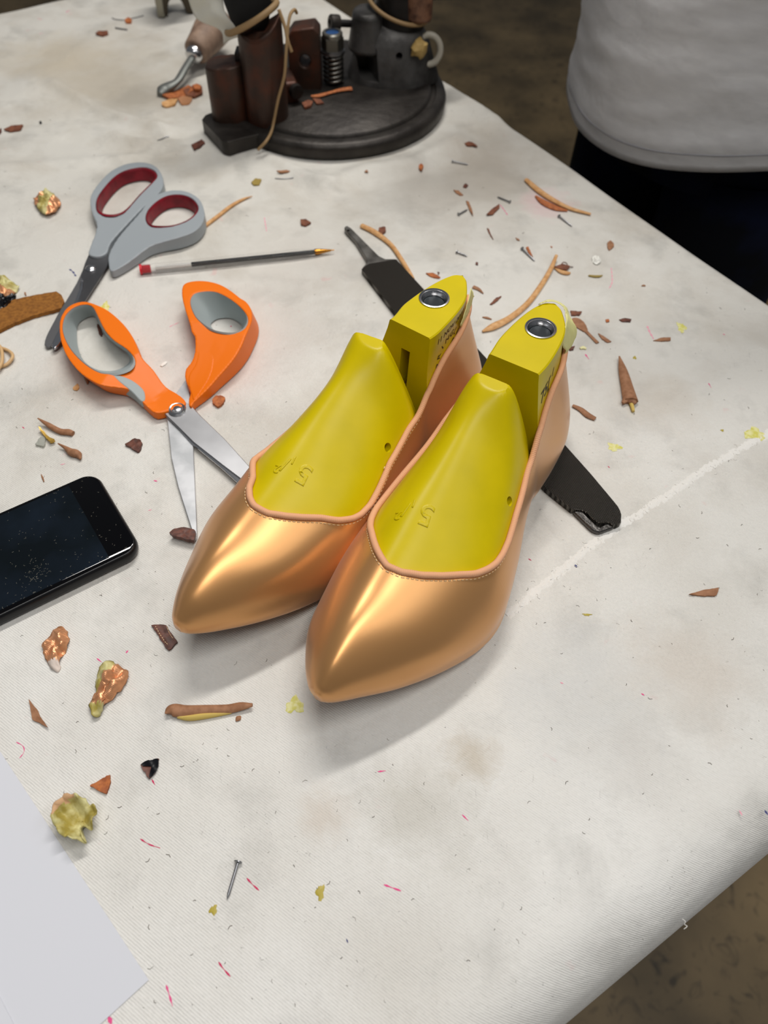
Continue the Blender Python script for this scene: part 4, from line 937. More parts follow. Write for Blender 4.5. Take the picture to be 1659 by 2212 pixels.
s = V1([(358, 1544), (372, 1535), (400, 1537), (440, 1534), (490, 1532), (520, 1527), (546, 1525)], [.4, 3.0, 3.2, 2.6, 2.4, 2.2, .9], L_tan, 'long rolled tan leather shaving with a yellow edge in front of the shoes', th=1.5, zs=[1.5, .6, 0, 0, 0, .4, 1])
strip('cut_edge', [(384, 1549), (410, 1551), (450, 1546), (500, 1540)], [.8, 1.5, 1.4, .5], L_yel, parent=s, th=1.2)
V1([(510, 1558), (515, 1552), (520, 1547)], [.4, 1.4, .4], L_tan, 'tiny brown leather flake under the end of the rolled shaving', th=.4)
# curled shavings left of the scissors
V1([(85, 911), (105, 920), (130, 932), (148, 934), (158, 937)], [.4, 1.6, 2.0, 2.2, 1.8], L_tan, 'twisted brown shaving lying highest in the small group above the phone', th=1.3, zs=[3, 1, 0, 0, 0])
V1([(127, 962), (142, 969), (155, 978), (168, 982), (174, 992)], [.4, 1.2, 2.4, 2.4, .6], L_tan, 'curled brown shaving with an open end, the one nearest the phone', th=1.6, zs=[1.5, .5, 0, 0, 0])
scrap('folded_foil', [(84, 926), (88, 925), (110, 948), (120, 952), (108, 955), (96, 942)], 2.2, goldm, 'folded metallic gold strip between brown shavings', 'scrap', curl=.2, ax=2.2)
scrap('clear_chip', [(76, 960), (82, 950), (90, 942), (98, 946), (97, 958), (94, 964)], 1.6, mat('clear_chip', lin(220, 220, 210), .1, trans=.6), 'small glassy chip left of the gold strip', 'scrap')
V1([(89, 1025), (92, 1032), (95, 1041)], [.2, .5, .3], L_tan, 'hair-thin brown shaving just above the phone', th=.3)
S1([(209, 700), (215, 702), (222, 720), (220, 726), (214, 722)], .9, L_dark, 'brown leather chip seen through the orange finger ring')
V1([(184, 803), (188, 815), (189, 830)], [1.2, 1.8, .4], L_tan, 'brown shaving half hidden under the orange finger ring', th=.8)
S1([(157, 838), (163, 832), (168, 828), (172, 838), (166, 843), (160, 843)], .7, L_pale, 'crumb of pale fluffy leather under the orange scissors')
V1([(348, 791), (354, 786), (360, 782)], [.8, 1.4, .8], whitep, 'small white flake in the fork of the open scissors', th=.4)
# suede strap, black and satin scraps, rubber band at the left margin
s = scrap('suede_strap', [(-60, 700), (-20, 684), (0, 669), (18, 652), (40, 645), (63, 640), (101, 633), (122, 630), (133, 638), (139, 651), (133, 666), (72, 682), (30, 698), (0, 713), (-50, 735)], 2.6, suede, 'thick brown suede strap end reaching in from the left edge', 'strap', ax=2.8, curl=.02)
def crumple(name, P, hgt, m, label, cat='fabric scrap', seed=1, cup=0.0, mids=None, fold=1.0, step=1.1):
    O = crom(np.array([PT(a, b, hgt * .4)[:2] for a, b in P]), 3, True); O = resample(O, step=step, closed=True); c = O.mean(0); n = len(O); rs = random.Random(seed); V = []; mid = []
    K = 9; off = Vector((seed * 7.3, seed * 3.1, 0)); R = np.linalg.norm(O - c, axis=1).mean()
    for k in range(K + 1):
        t = 1 - k / K
        for i, p in enumerate(O):
            q = c + (p - c) * t; nz = mnoise.noise(Vector((q[0] * .22, q[1] * .22, 0)) * fold + off) ; rd = abs(mnoise.noise(Vector((q[0] * .25, q[1] * .25, 5)) * fold + off))
            z = hgt * ((.42 + .6 * nz + .25 * rd) * (1 - t ** 3 * .6) * (1 - cup) + cup * (t ** 2.2) * (.75 + .5 * nz))
            q = q + np.array([mnoise.noise(Vector((q[0] * .5, q[1] * .5, 9)) + off), mnoise.noise(Vector((q[0] * .5, q[1] * .5, 19)) + off)]) * .8
            V.append((q[0], q[1], max(.15, z) + H(c)))
    F = gridfaces(K + 1, n, True)
    if mids:
        ms = []
        for fc in F: q = np.mean([V[i][:2] for i in fc], 0) - c; ms.append(int(mids(q, R)))
    else: ms = None
    o = mesh(name, V, F, m, angle=50, mids=ms); md = o.modifiers.new('t', 'SOLIDIFY'); md.thickness = .0005
    return tag(o, label, cat) if label else o
crumple('satin_scrap', [(92, 1385), (118, 1352), (137, 1352), (147, 1378), (144, 1398), (128, 1420), (126, 1446), (108, 1440), (96, 1422), (90, 1402)], 7, [copper, mat('frayed_white_edge', lin(228, 212, 200), .9)], 'crumpled copper satin scrap with a frayed white end, just below the phone', seed=2, mids=lambda q, R: q[1] < -R * .85)
crumple('satin_scrap', [(207, 1455), (220, 1432), (237, 1424), (260, 1440), (276, 1450), (262, 1480), (240, 1505), (222, 1520), (214, 1540), (196, 1543), (194, 1510), (206, 1488)], 10, [copper, yellowgl], 'folded copper satin scrap with its yellow glued side showing at the end', seed=5, mids=lambda q, R: q[0] * .9 - q[1] * .35 < -R * .28 or q[1] < -R * .9)
crumple('lining_scrap', [(116, 1770), (122, 1745), (150, 1720), (175, 1722), (195, 1738), (212, 1745), (208, 1775), (200, 1797), (188, 1790), (180, 1796), (184, 1815), (190, 1824), (160, 1818), (130, 1800)], 12, [yellowgl, mat('pink_lining_edge', lin(200, 160, 120), .7)], 'cupped scrap of yellow glued lining beside the paper sheet', seed=9, cup=.85, fold=1.2, mids=lambda q, R: np.hypot(*q) > R * 1.05 and q[0] < 0)
crumple('satin_scrap', [(72, 428), (85, 422), (98, 412), (112, 414), (127, 428), (130, 442), (118, 456), (98, 462), (82, 452)], 12, [copper, yellowgl], 'crumpled satin and yellow lining knot at the far left beyond the grey scissors', seed=4, mids=lambda q, R: abs(q[0] + 1.0) < R * .35)
crumple('satin_scrap', [(-24, 600), (0, 588), (14, 592), (30, 608), (40, 612), (30, 624), (26, 640), (10, 644), (-20, 640)], 12, [copper, yellowgl], 'satin scrap with pale green glued fold above the suede strap', seed=8, mids=lambda q, R: q[1] > -R * .2)
crumple('patent_scrap', [(-22, 640), (5, 632), (22, 634), (34, 638), (20, 652), (8, 664), (-20, 676)], 9, [blackg], 'glossy black crumpled scrap lying on the suede strap', seed=6, fold=1.6)
rb = mat('tan_rubber', lin(206, 170, 122), .5)
def band(name, W3, r, label, par=None, closed=True, m=rb):
    Q = crom(np.array(W3, float), 10, closed); v, f = tube_vf(Q, r, 8, closed=closed); o = mesh(name, v, f, m, par, angle=0)
    return tag(o, label, 'rubber band', 'tan rubber bands') if label else o
band('rubber_band', [PT(-28, 770, 1.4), PT(-8, 752, 1.4), PT(10, 754, 1.6), PT(24, 762, 3), PT(27, 772, 3), PT(16, 786, 2), PT(0, 792, 1.4), PT(-26, 792, 1.4)], 1.1, 'tan rubber band loop at the left edge beneath the suede strap')
band('rubber_band', [PT(-30, 745, 4), PT(-6, 744, 4), PT(4, 760, 4), PT(3, 785, 4), PT(-10, 800, 3), PT(-34, 796, 3)], 1.2, 'second tan rubber band loop crossing the first at the left edge')
# long strips, right of the shoes
V1([(1200, 561), (1190, 582), (1170, 615), (1140, 655), (1100, 688), (1065, 706), (1042, 716)], [1.2, 1.7, 2.0, 2.2, 2.6, 3.0, .8], L_pale, 'long curved peach leather strip between the two shoe heels', th=1.2, zs=[3, 1, 0, 0, 0, 0, 0])
s = V1([(1136, 389), (1160, 410), (1190, 430), (1230, 450), (1276, 463)], [2.0, 2.6, 2.4, 1.8, 1.2], L_pale, 'long pale yellow leather strip by the far right table edge', th=1.3)
V1([(1157, 423), (1175, 437), (1200, 449), (1226, 455)], [1, 3.2, 3.2, 1], L_or, 'orange leather strip tucked against the pale yellow strip', th=.8)
V1([(781, 488), (810, 503), (845, 530), (868, 562), (885, 590), (893, 602)], [2.2, 2.4, 1.9, 1.8, 1.6, 1.0], L_pale, 'curved pale orange strip following the shoulder of the file', th=1.3)
V1([(438, 492), (470, 468), (500, 445), (525, 431), (545, 424)], [1.6, 1.6, 1.5, 1.1, .3], L_pale, 'straight pale shaving poking out beside the grey scissors', th=1.1)
s = V1([(1337, 772), (1346, 800), (1356, 840), (1362, 868)], [.5, 3.0, 4.2, 5.0], L_tan, 'long rolled brown leather piece with split end, right of the shoes', th=1.9, zs=[1, 0, 0, .5])
strip('rolled_end', [(1345, 871), (1355, 862), (1366, 866), (1373, 872)], [1, 2.6, 2.6, 1], L_tan, parent=s, th=1.3, z=1.0)
strip('yellow_core', [(1362, 868), (1366, 880), (1368, 889)], [1.4, 1.3, 1.0], L_yel, parent=s, th=1.2)
V1([(1237, 876), (1255, 885), (1270, 897), (1286, 905)], [1.2, 1.9, 2.2, 1.6], L_tan, 'short brown shaving touching the right shoe heel', th=.9)
s = S1([(1236, 688), (1250, 688), (1262, 697), (1270, 714), (1262, 716), (1248, 708), (1236, 704)], .8, L_tan, 'tan leather teardrop with a thin tail behind the taped heel', smooth=True)
strip('tail', [(1264, 714), (1276, 726), (1291, 741)], [1.4, 1.2, 1.4], L_tan, parent=s, th=.5)
S1([(1232, 671), (1257, 673), (1253, 680), (1235, 681)], 1, L_red, 'red brown chip just beyond the taped heel')
S1([(1228, 750), (1242, 747), (1238, 755), (1230, 756)], 1.0, L_dark, 'dark brown chip right beside the torn masking tape')
S1([(1292, 720), (1304, 726), (1320, 738), (1312, 740), (1300, 732)], .7, L_tan, 'two-lobed brown sliver right of the teardrop tail')
S1([(1338, 690), (1350, 687), (1364, 689), (1362, 695), (1342, 694)], .8, L_dark, 'dark oblong shaving crossed by a pink pen line')
S1([(1411, 735), (1428, 729), (1449, 728), (1449, 735), (1430, 736)], .8, L_tan, 'long brown shaving farthest right before the table edge')
S1([(1308, 690), (1315, 689), (1317, 695), (1309, 696)], .6, L_or, 'square orange crumb right of the taped heel')
V1([(1253, 753), (1260, 751), (1266, 754)], [.8, 1.3, .7], mat('cream_scrap', lin(230, 224, 170), .6), 'cream flake right of the torn masking tape', th=.6)
S1([(1312, 524), (1318, 519), (1326, 526), (1326, 533), (1316, 541), (1312, 534)], .9, L_tan, 'half-round tan leather chip near the white crumpled bit')
crumple('foil_scrap', [(1279, 556), (1288, 550), (1296, 556), (1298, 566), (1290, 570), (1282, 566)], 4, [whitep], 'tiny crumpled white paper ball right of the curled shavings', 'paper scrap', seed=12, fold=2.4, step=.7)
S1([(1196, 577), (1215, 571), (1232, 576), (1224, 584), (1208, 581)], .7, L_red, 'dark curled shaving at the far end of the peach strip', z=1.2)
V1([(1197, 579), (1212, 588), (1225, 591), (1232, 590)], [.6, 1.7, 1.8, .6], L_pale, 'pale shaving under the dark curled one at the far end of the peach strip', th=.8)
band('rubber_band', [PT(1212, 573, 1.5), PT(1216, 567, 2.2), PT(1223, 568, 2.2), PT(1228, 575, 1.6), PT(1238, 577, 1.2)], .35, 'fine brown thread loop on the dark curled shaving', closed=False, m=L_dark).name = 'thread_loop'
V1([(1271, 596), (1284, 598), (1294, 598), (1301, 596)], [.7, 1.1, 1.0, .4], L_olive, 'mustard shaving between the curled shavings and the right table edge', th=.6)
V1([(1386, 619), (1390, 618), (1394, 619)], [.5, .8, .5], L_tan, 'minute brown fleck alone near the right table edge', th=.4)
S1([(1058, 657), (1072, 643), (1084, 639), (1076, 648), (1064, 657)], .8, L_red, 'pointed brown leaf-like sliver left of the peach strip')
V1([(1042, 685), (1052, 687), (1062, 690)], [.4, 1.0, .4], L_tan, 'pale brown sliver beneath the leaf-like one', th=.4)
V1([(1022, 620), (1034, 625), (1044, 634)], [1.8, 1.4, .4], L_tan, 'curved brown sliver behind the left shoe heel', th=.6)
S1([(920, 590), (936, 589), (952, 599), (948, 601), (932, 598)], .8, L_or, 'orange brown shaving beside the tip of the left yellow last')
S1([(945, 587), (950, 588), (947, 594)], .6, L_dark, 'dark crumb next to the orange brown shaving')
# the small bits spread between the nails
for P, th, m, lab in [
 ([(980, 412), (990, 413), (1001, 423), (994, 424), (986, 419)], .8, L_tan, 'tan sliver left of the nail with the leather flake'),
 ([(1006, 436), (1012, 437), (1020, 456), (1022, 468), (1014, 456)], 1.0, L_tan, 'tan leather sliver lying across the tip of a nail'),
 ([(1050, 468), (1062, 455), (1078, 445), (1079, 452), (1064, 467)], 1.0, L_red, 'dark red shaving beside the curved pink pen line'),
 ([(1136, 536), (1141, 534), (1148, 550), (1151, 556), (1144, 552)], .9, L_or, 'orange sliver leaning on a nail'),
 ([(1052, 493), (1056, 495), (1060, 506), (1066, 518), (1062, 514), (1056, 504)], .6, L_red, 'thin hooked brown shaving in the middle of the scattered nails'),
 ([(1001, 398), (1006, 394), (1012, 398), (1007, 404), (1001, 403)], .8, L_dark, 'round brown crumb beyond the tan slivers'),
 ([(1002, 310), (1010, 305), (1022, 309), (1032, 317), (1020, 315), (1008, 316)], 1.0, L_red, 'dark brown curl near the table edge beside the iron base'),
 ([(1113, 516), (1120, 519), (1123, 523), (1116, 521)], .5, L_tan, 'short brown fleck above the orange sliver'),
 ([(1188, 535), (1193, 536), (1191, 539)], .5, L_or, 'orange speck above the peach strip'),
 ([(1028, 566), (1033, 567), (1032, 573), (1027, 571)], .6, L_dark, 'brown dot left of the peach strip'),
 ([(819, 492), (832, 490), (834, 499), (826, 506), (817, 502)], 1.6, L_red, 'dark red leather chip behind the curved strip at the file'),
 ([(649, 474), (660, 473), (672, 481), (660, 487), (650, 485)], 1.4, L_red, 'red brown chip between the pen tip and the iron base'),
 ([(905, 354), (911, 351), (915, 356), (911, 365), (905, 361)], 1.6, L_or, 'orange leather cube below the front rim of the iron base'),
 ([(598, 373), (612, 371), (627, 370), (626, 375), (606, 376)], 1.0, L_tan, 'brown oblong shaving in front of the iron base'),
 ([(543, 394), (552, 385), (565, 388), (560, 399), (548, 400)], 1.0, L_olive, 'olive knotted shaving in front of the iron base'),
 ([(787, 380), (792, 375), (796, 380)], .7, L_tan, 'small brown crumb in front of the iron base'),
 ([(414, 318), (424, 312), (436, 306), (444, 313), (434, 322), (420, 328)], 1.0, L_dark, 'dark twisted bit beside the iron base corner'),
 ([(8, 279), (25, 270), (50, 269), (44, 280), (22, 283)], 1.2, L_red, 'red brown shaving at the left edge of the cloth, far back'),
 ([(-6, 282), (2, 275), (3, 283), (-2, 288)], 1.0, L_dark, 'dark crumb cut off by the left edge, far back'),
 ([(207, 76), (214, 70), (233, 70), (235, 77), (222, 81)], 1.4, L_red, 'brown arrow-shaped leather chip near the far left'),
 ([(270, 46), (277, 40), (285, 44), (284, 51), (273, 52)], 2.0, L_or, 'orange leather crumb holding the bent wire pin'),
 ([(84, 262), (88, 260), (90, 264), (86, 266)], 1.0, blackg, 'tiny black bead on the cloth, far left'),
 ([(52, 632), (55, 631), (57, 637), (54, 638)], .8, L_tan, 'small brown fleck just above the suede strap'),
 ([(1488, 1284), (1520, 1274), (1553, 1270), (1549, 1284), (1544, 1287), (1515, 1287)], .9, L_tan, 'tapered brown leather sliver alone on the right of the cloth'),
]: S1(P, th, m, lab, rough=.08, curl=.06, ax=.4)
# little pile under the hooked tool
for P, th, m, z, lab in [
 ([(352, 208), (380, 196), (408, 184), (420, 196), (398, 208), (366, 213)], 2.0, L_or, 0, 'orange brown shaving lowest in the pile under the wooden-handled tool'),
 ([(396, 196), (420, 182), (436, 186), (438, 200), (420, 208), (402, 206)], 2.2, L_red, .3, 'reddish chunk at the right of the pile under the wooden-handled tool'),
 ([(416, 184), (426, 180), (434, 184), (432, 193), (420, 192)], 3.0, L_or, 2.6, 'orange chip on top of the pile under the wooden-handled tool'),
 ([(350, 222), (366, 214), (384, 214), (378, 226), (360, 231), (350, 228)], 1.6, L_pale, 0, 'pale curled shaving in front of the pile by the wooden-handled tool'),
 ([(384, 214), (398, 206), (416, 212), (408, 222), (392, 224)], 1.8, copper, .2, 'copper satin snippet in front of the pile by the wooden-handled tool'),
]: S1(P, th, m, lab, z=z, curl=.15)

# ------------------------------------------------------------------ iron lasting jack at the back of the table
castm = mat('dark_cast_iron', lin(62, 58, 54), .45, metal=.55, bump=('noise', .15, .5, 1.0), noise=(lin(40, 36, 33), .04, 5, .35, .65))
rustm = mat('rusty_brown_iron', lin(58, 42, 34), .45, metal=.4, bump=('noise', .12, .5, 1.0), noise=(lin(84, 46, 30), .05, 5, .45, .7))
blackiron = mat('black_oiled_iron', lin(30, 28, 27), .4, metal=.5)
jc = np.array([-62.0, 762.0])
jk = empty('lasting_jack', (*jc, 0), 'dark cast iron shoemaking jack with a round base, posts, spring and domed joint', 'jack')
v, f = lathe_vf([(0, .4), (103, .4), (107.5, 2), (108.5, 9), (107, 13), (103, 14.5), (99, 14.6), (98, 13.2), (94.5, 13.2), (93.5, 15.5), (92, 16.6), (0, 16.8)], (*jc, 0), seg=96); mesh('base', v, f, castm, jk, angle=50)
fp = [PT(a, b, 13)[:2] for a, b in [(436, 259), (444, 248), (470, 240), (560, 236), (604, 262), (590, 284), (562, 290), (520, 300), (492, 308), (480, 305)]]
v, f = holed_prism(resample(np.array(fp), step=4, closed=True), [], 13.4, .5); o = mesh('foot', v, f, castm, jk, angle=30); bevel(o, 2.2, 3)
def column(cx, cy, rx, ry, z0, z1, rot=0, seg=28, topcut=None, taper=1.0, square=.0):
    V = []; K = 9
    for k in range(K):
        t = k / (K - 1)
        for i in range(seg):
            a = 2 * math.pi * i / seg; r = 1 + square * .18 * abs(math.sin(2 * a)); x, y = rx * r * math.cos(a), ry * r * math.sin(a); s = 1 + (taper - 1) * t
            X, Y = cx + s * (x * math.cos(rot) - y * math.sin(rot)), cy + s * (x * math.sin(rot) + y * math.cos(rot)); zt = z1 + (topcut(x, y) if topcut else 0); V.append((X, Y, z0 + (zt - z0) * t))
    F = gridfaces(K, seg, True) + [tuple(range(seg)), tuple((K - 1) * seg + i for i in range(seg))]; return np.array(V), F
c1 = PT(494, 268, 14)[:2] + [0, 16]; c2 = PT(572, 276, 14)[:2] + [0, 17]
v, f = column(c1[0], c1[1], 15.5, 14, 12, 59, topcut=lambda x, y: x * .12, square=.8); o = mesh('post', v, f, rustm, jk, angle=50); bevel(o, 1.6, 2)
v, f = column(c2[0] + 1, c2[1], 18.5, 17, 12, 83, topcut=lambda x, y: (abs(x) / 18) ** 2 * 12 + x * .25); cut_o = mesh('post', v, f, rustm, jk, angle=50); bevel(cut_o, 1.6, 2)
q = (c1 + c2) / 2; v, f = box_vf((q[0] - 1, q[1] + 6, 40), (10, 14, 54)); mesh('web', v, f, blackiron, jk, False)
pl = PT(660, 196, 16)[:2] + [0, 12]
v, f = holed_prism(np.array([[-14, 15], [-14, 60], [-9, 66], [10, 69], [14.5, 64], [14.5, 15]]), [np.array([[5.0 * math.cos(-t * .5236) + 1, 41 + 5.5 * math.sin(-t * .5236)] for t in range(12)])], 11, -11)
v = np.array([(pl[0] + p[0], pl[1] - p[2], p[1]) for p in v]); o = mesh('slotted_plate', v, f, rustm, jk, angle=30); bevel(o, 1.2, 2)
v, f = box_vf((pl[0] - 24, pl[1] - 24, 24), (32, 34, 20), .3); o = mesh('clamp_block', v, f, rustm, jk); bevel(o, 3, 3)
v, f = tube_vf(np.array([(pl[0] - 4, pl[1] - 40, 27), (pl[0] - 24, pl[1] - 10, 27)]), 6, 14); mesh('cross_bolt', v, f, castm, jk)
sp = PT(720, 190, 16)[:2] + [0, 8]
v, f = lathe_vf([(4.5, 0), (4.5, 34)], (*sp, 16), seg=16); o = mesh('spring_rod', v, f, blackiron, jk)
tt = np.linspace(0, 6.6, 220); Q = np.c_[sp[0] + 8.3 * np.cos(2 * math.pi * tt), sp[1] + 8.3 * np.sin(2 * math.pi * tt), 18 + 26.0 * tt / 6.6]; v, f = tube_vf(Q, 1.45, 8); mesh('coil_spring', v, f, mat('oily_spring_steel', lin(120, 118, 112), .3, metal=1), jk, angle=0)
v, f = lathe_vf([(11, 44), (11, 46), (9.8, 46), (9.8, 47)], (*sp, 0), seg=24); mesh('washer', v, f, nailm, jk)
v, f = lathe_vf([(10.2, 46.8), (10.2, 57)], (*sp, 0), seg=6); o = mesh('hex_nut', v, f, mat('worn_nut_steel', lin(110, 108, 100), .35, metal=.9), jk, False); bevel(o, .6, 2)
v, f = lathe_vf([(9.2, 57), (9.2, 60), (8.4, 61), (6.3, 61), (6.2, 59), (0, 59)], (*sp, 0), seg=28); o = mesh('nut_collar', v, f, mat('worn_nut_steel', lin(140, 138, 130), .35, metal=.9), jk, angle=30)
v, f = lathe_vf([(6.0, 59.6), (3.6, 59.8), (3.5, 58.5), (0, 58.5)], (*sp, 0), seg=24); mesh('blue_nylon_ring', v, f, mat('blue_nylon', lin(30, 70, 120), .5), o)
dm = PT(842, 186, 16)[:2] + [0, 26]
V = []; seg = 48; prof = [(43, 15), (41.5, 20), (38.5, 27), (36, 36), (33, 46), (28.5, 55), (21, 62), (11, 66), (0, 67.5)]
for k, (r, h) in enumerate(prof[:-1]):
    for i in range(seg):
        a = 2 * math.pi * i / seg; V.append((dm[0] + r * (1.02 + .06 * math.cos(a)) * math.cos(a), dm[1] + r * .82 * math.sin(a), h))
V.append((dm[0], dm[1], 67.5)); F = gridfaces(len(prof) - 1, seg, True) + [((len(prof) - 2) * seg + i, (len(prof) - 2) * seg + (i + 1) % seg, len(V) - 1) for i in range(seg)] + [tuple(range(seg))]
domem = mat('scuffed_grey_iron', lin(84, 82, 80), .45, metal=.45, bump=('noise', .1, .6, 1.2), noise=(lin(46, 44, 42), .035, 6, .4, .62))
o = mesh('dome', np.array(V), F, domem, jk, angle=60)
hp = PT(862, 127, 42); cut(o, [tube_vf(np.array([(hp[0], dm[1] - 60, 40), (hp[0], dm[1] - 10, 44)]), 3.2, 14), (lambda b: b)(box_vf((dm[0] - 21, dm[1] - 22, 34), (14, 50, 26), .35))])
cheek = PT(790, 100, 45)[:2]
v, f = column(dm[0] - 21, dm[1] - 4, 19, 22, 40, 72, taper=.72, square=.3); o = mesh('cheek', v, f, domem, jk, angle=50); bevel(o, 4, 4)
b0 = PT(728, 50, 62); b1 = np.array([dm[0] - 24, dm[1], 58.0]); v, f = tube_vf(np.array([b0, b1]), 3.1, 14); bo = mesh('bolt', v, f, blackiron, jk)
dd = (b0 - b1) / np.linalg.norm(b0 - b1); v, f = lathe_vf([(6.6, 0), (6.9, 1), (6.9, 8), (6.0, 9), (3, 9), (2.8, 7), (0, 7)], b0 - dd * 2, dd, 20); mesh('bolt_head', v, f, castm, bo, angle=40)
# arm rising out of the dome, taped and tied
a0 = np.array([dm[0] + 6, dm[1] + 4, 58.0]); P = np.array([a0, a0 + [2, 2, 14], a0 + [4, 6, 34], a0 + [8, 12, 70], a0 + [10, 16, 120]]); v, f = tube_vf(crom(P, 6), [24] * 8 + [25] * 8 + [26] * 9, 24, up=(0, 1, .1)); mesh('arm', v, f, blackiron, jk, angle=50)
e0 = PT(858, 30, 84)
v, f = box_vf((dm[0] + 42, dm[1] + 8, 92), (46, 22, 26), .15); o = mesh('arm_paddle', v, f, mat('dark_grey_leather', lin(54, 54, 52), .55), jk); bevel(o, 5, 3)
v, f = column(dm[0] + 24, dm[1] - 10, 12, 10, 66, 98, square=.2); o = mesh('copper_wrap', v, f, mat('copper_brown_wrap', lin(120, 84, 62), .5, bump=('noise', .2, .9, 1.5), noise=(lin(70, 44, 32), .1, 4, .4, .6)), jk)
bevel(o, 3, 2)
wr = PT(930, 112, 42); n_ = 40
Q = np.array([(wr[0] - 2 + 11 * math.cos(t), wr[1] + 4 + 3 * math.sin(t), wr[2] + 11.5 * math.sin(t)) for t in np.linspace(0, 2 * math.pi, n_, endpoint=False)]); v, f = tube_vf(Q, 3.0, 12, closed=True, up=(0, 1, 0)); mesh('white_ring', v, f, mat('dirty_white_plastic', lin(170, 164, 150), .45), jk, angle=0)
v, f = tube_vf(np.array([(wr[0] - 24, wr[1] + 4, wr[2] + 6), (wr[0] - 4, wr[1] + 4, wr[2])]), 4, 12); mesh('ring_pin', v, f, castm, jk)
k0 = PT(906, 103, 48); V, F = lathe_vf([(0, -8), (6, -6), (7.5, 0), (5.5, 6), (0, 8)], k0 + [0, -2, 0], (0.3, 0, 1), 12); V = V + np.array([[mnoise.noise(Vector(p) * .25) * 3 for _ in range(3)] for p in V]); mesh('ochre_glue_lump', V, F, mat('ochre_lump', lin(180, 150, 90), .5, bump=('noise', .3, .8, 1)), jk)
def ring_around(c, rx, ry, z, n=36, tilt=(0, 0), ph=0): return [(c[0] + rx * math.cos(t), c[1] + ry * math.sin(t), z + tilt[0] * math.cos(t) + tilt[1] * math.sin(t)) for t in np.linspace(0, 2 * math.pi, n, endpoint=False)]
tanb = mat('old_tan_rubber', lin(150, 122, 84), .6)
band('rubber_band', ring_around((dm[0] + 6, dm[1] + 5), 27, 27, 72, tilt=(-8, 3)), 1.9, 'old tan rubber band round the arm of the iron jack', m=tanb)
band('rubber_band', ring_around((dm[0] + 10, dm[1] + 10), 28, 27, 96, tilt=(-4, 2)), 1.3, 'orange brown rubber band higher up the arm of the iron jack', m=mat('orange_rubber', lin(180, 130, 60), .5))
# black padded block in the post, tied with a rubber band; white tissue; hooked tool
tp = np.array([c2[0] - 6, c2[1] + 2]); rows = []; n_ = 28
for k, (z, r) in enumerate(((76, 2), (80, 9), (88, 14), (104, 18), (130, 21), (170, 23), (215, 24), (250, 22), (256, 14))):
    for i in range(n_): a = 2 * math.pi * i / n_; rows.append((tp[0] - (z - 76) * .04 + r * 1.05 * math.cos(a), tp[1] + (z - 76) * .1 + r * .8 * math.sin(a), z))
v = np.array(rows); f = gridfaces(9, n_, True) + [tuple(range(n_)), tuple(8 * n_ + i for i in range(n_))]
tag(mesh('padded_block', v, f, mat('black_rubber_pad', lin(14, 14, 14), .85), angle=0), 'black padded block standing upright in the left post of the iron jack', 'block')
band('rubber_band', ring_around((tp[0] + 1, tp[1] + 2), 21, 19, 93, tilt=(11, -2)), 2.6, 'wide tan rubber band tied round the black padded block', m=tanb)
zt = 88
strand = [PT(641, 28, 92), PT(636, 22, 90), PT(627, 32, 86), PT(622, 60, 80), PT(617, 115, 62), PT(614, 165, 48), PT(601, 215, 34), PT(592, 260, 22), PT(586, 290, 16), PT(575, 312, 10), PT(557, 326, 5)]
sy = [c2[1] - 6, c2[1] - 10, c2[1] - 15, c2[1] - 19, c2[1] - 22, c2[1] - 23, c2[1] - 24, c2[1] - 25, None, None, None]
def at_y(px, py, y):
    r = (px - IMW / 2) / FPX * RT - (py - IMH / 2) / FPX * UP + FW; return CP + r * (y / r[1])
pts = [at_y(641, 28, c2[1] + 4), at_y(636, 21, c2[1]), at_y(627, 32, c2[1] - 6), at_y(622, 60, c2[1] - 12), at_y(618, 115, c2[1] - 19), at_y(614, 165, c2[1] - 22), at_y(601, 215, c2[1] - 22), at_y(592, 260, c2[1] - 23), PT(586, 285, 17), PT(575, 305, 15), PT(557, 324, 8)]
band('rubber_band', pts, 1.3, 'cut tan rubber strand hanging down the front of the iron jack', closed=False, m=tanb)
pts = [at_y(602, 20, c2[1] - 8), at_y(616, 60, c2[1] - 12), at_y(622, 90, c2[1] - 16), at_y(630, 112, c2[1] - 16)]
band('rubber_band', pts, 1.4, 'short tan rubber end beside the hanging strand on the iron jack', closed=False, m=tanb)
# tissue
TI = [[(402, -40, 6), (430, -40, 2), (455, -40, 0), (482, -40, 0)], [(408, 0, 4), (430, 0, 0), (455, 0, -2), (482, 0, -4)], [(425, 40, 0), (446, 36, -3), (466, 30, -6), (486, 24, -8)], [(476, 66, -6), (486, 60, -8), (494, 52, -10), (500, 46, -12)], [(484, 96, -4), (496, 88, -10), (508, 82, -14), (528, 78, -16)]]
G_ = np.array([[at_y(a, b, c1[1] + dy + 6) for a, b, dy in r] for r in TI]); G_ = np.array([crom(r, 5) for r in G_]); G_ = np.array([crom(G_[:, j], 6) for j in range(G_.shape[1])]).transpose(1, 0, 2)
G_ = G_ + np.array([[[0, 2.2 * mnoise.noise(Vector((p[0] * .09, p[2] * .09, 2))), 0] for p in r] for r in G_])
o = mesh('plastic_wrap', G_.reshape(-1, 3), gridfaces(G_.shape[0], G_.shape[1]), mat('milky_plastic', lin(214, 212, 200), .5, sss=.1), angle=0); md = o.modifiers.new('t', 'SOLIDIFY'); md.thickness = .0006
tag(o, 'milky white plastic wrap held by the band at the left post of the iron jack', 'plastic wrap')
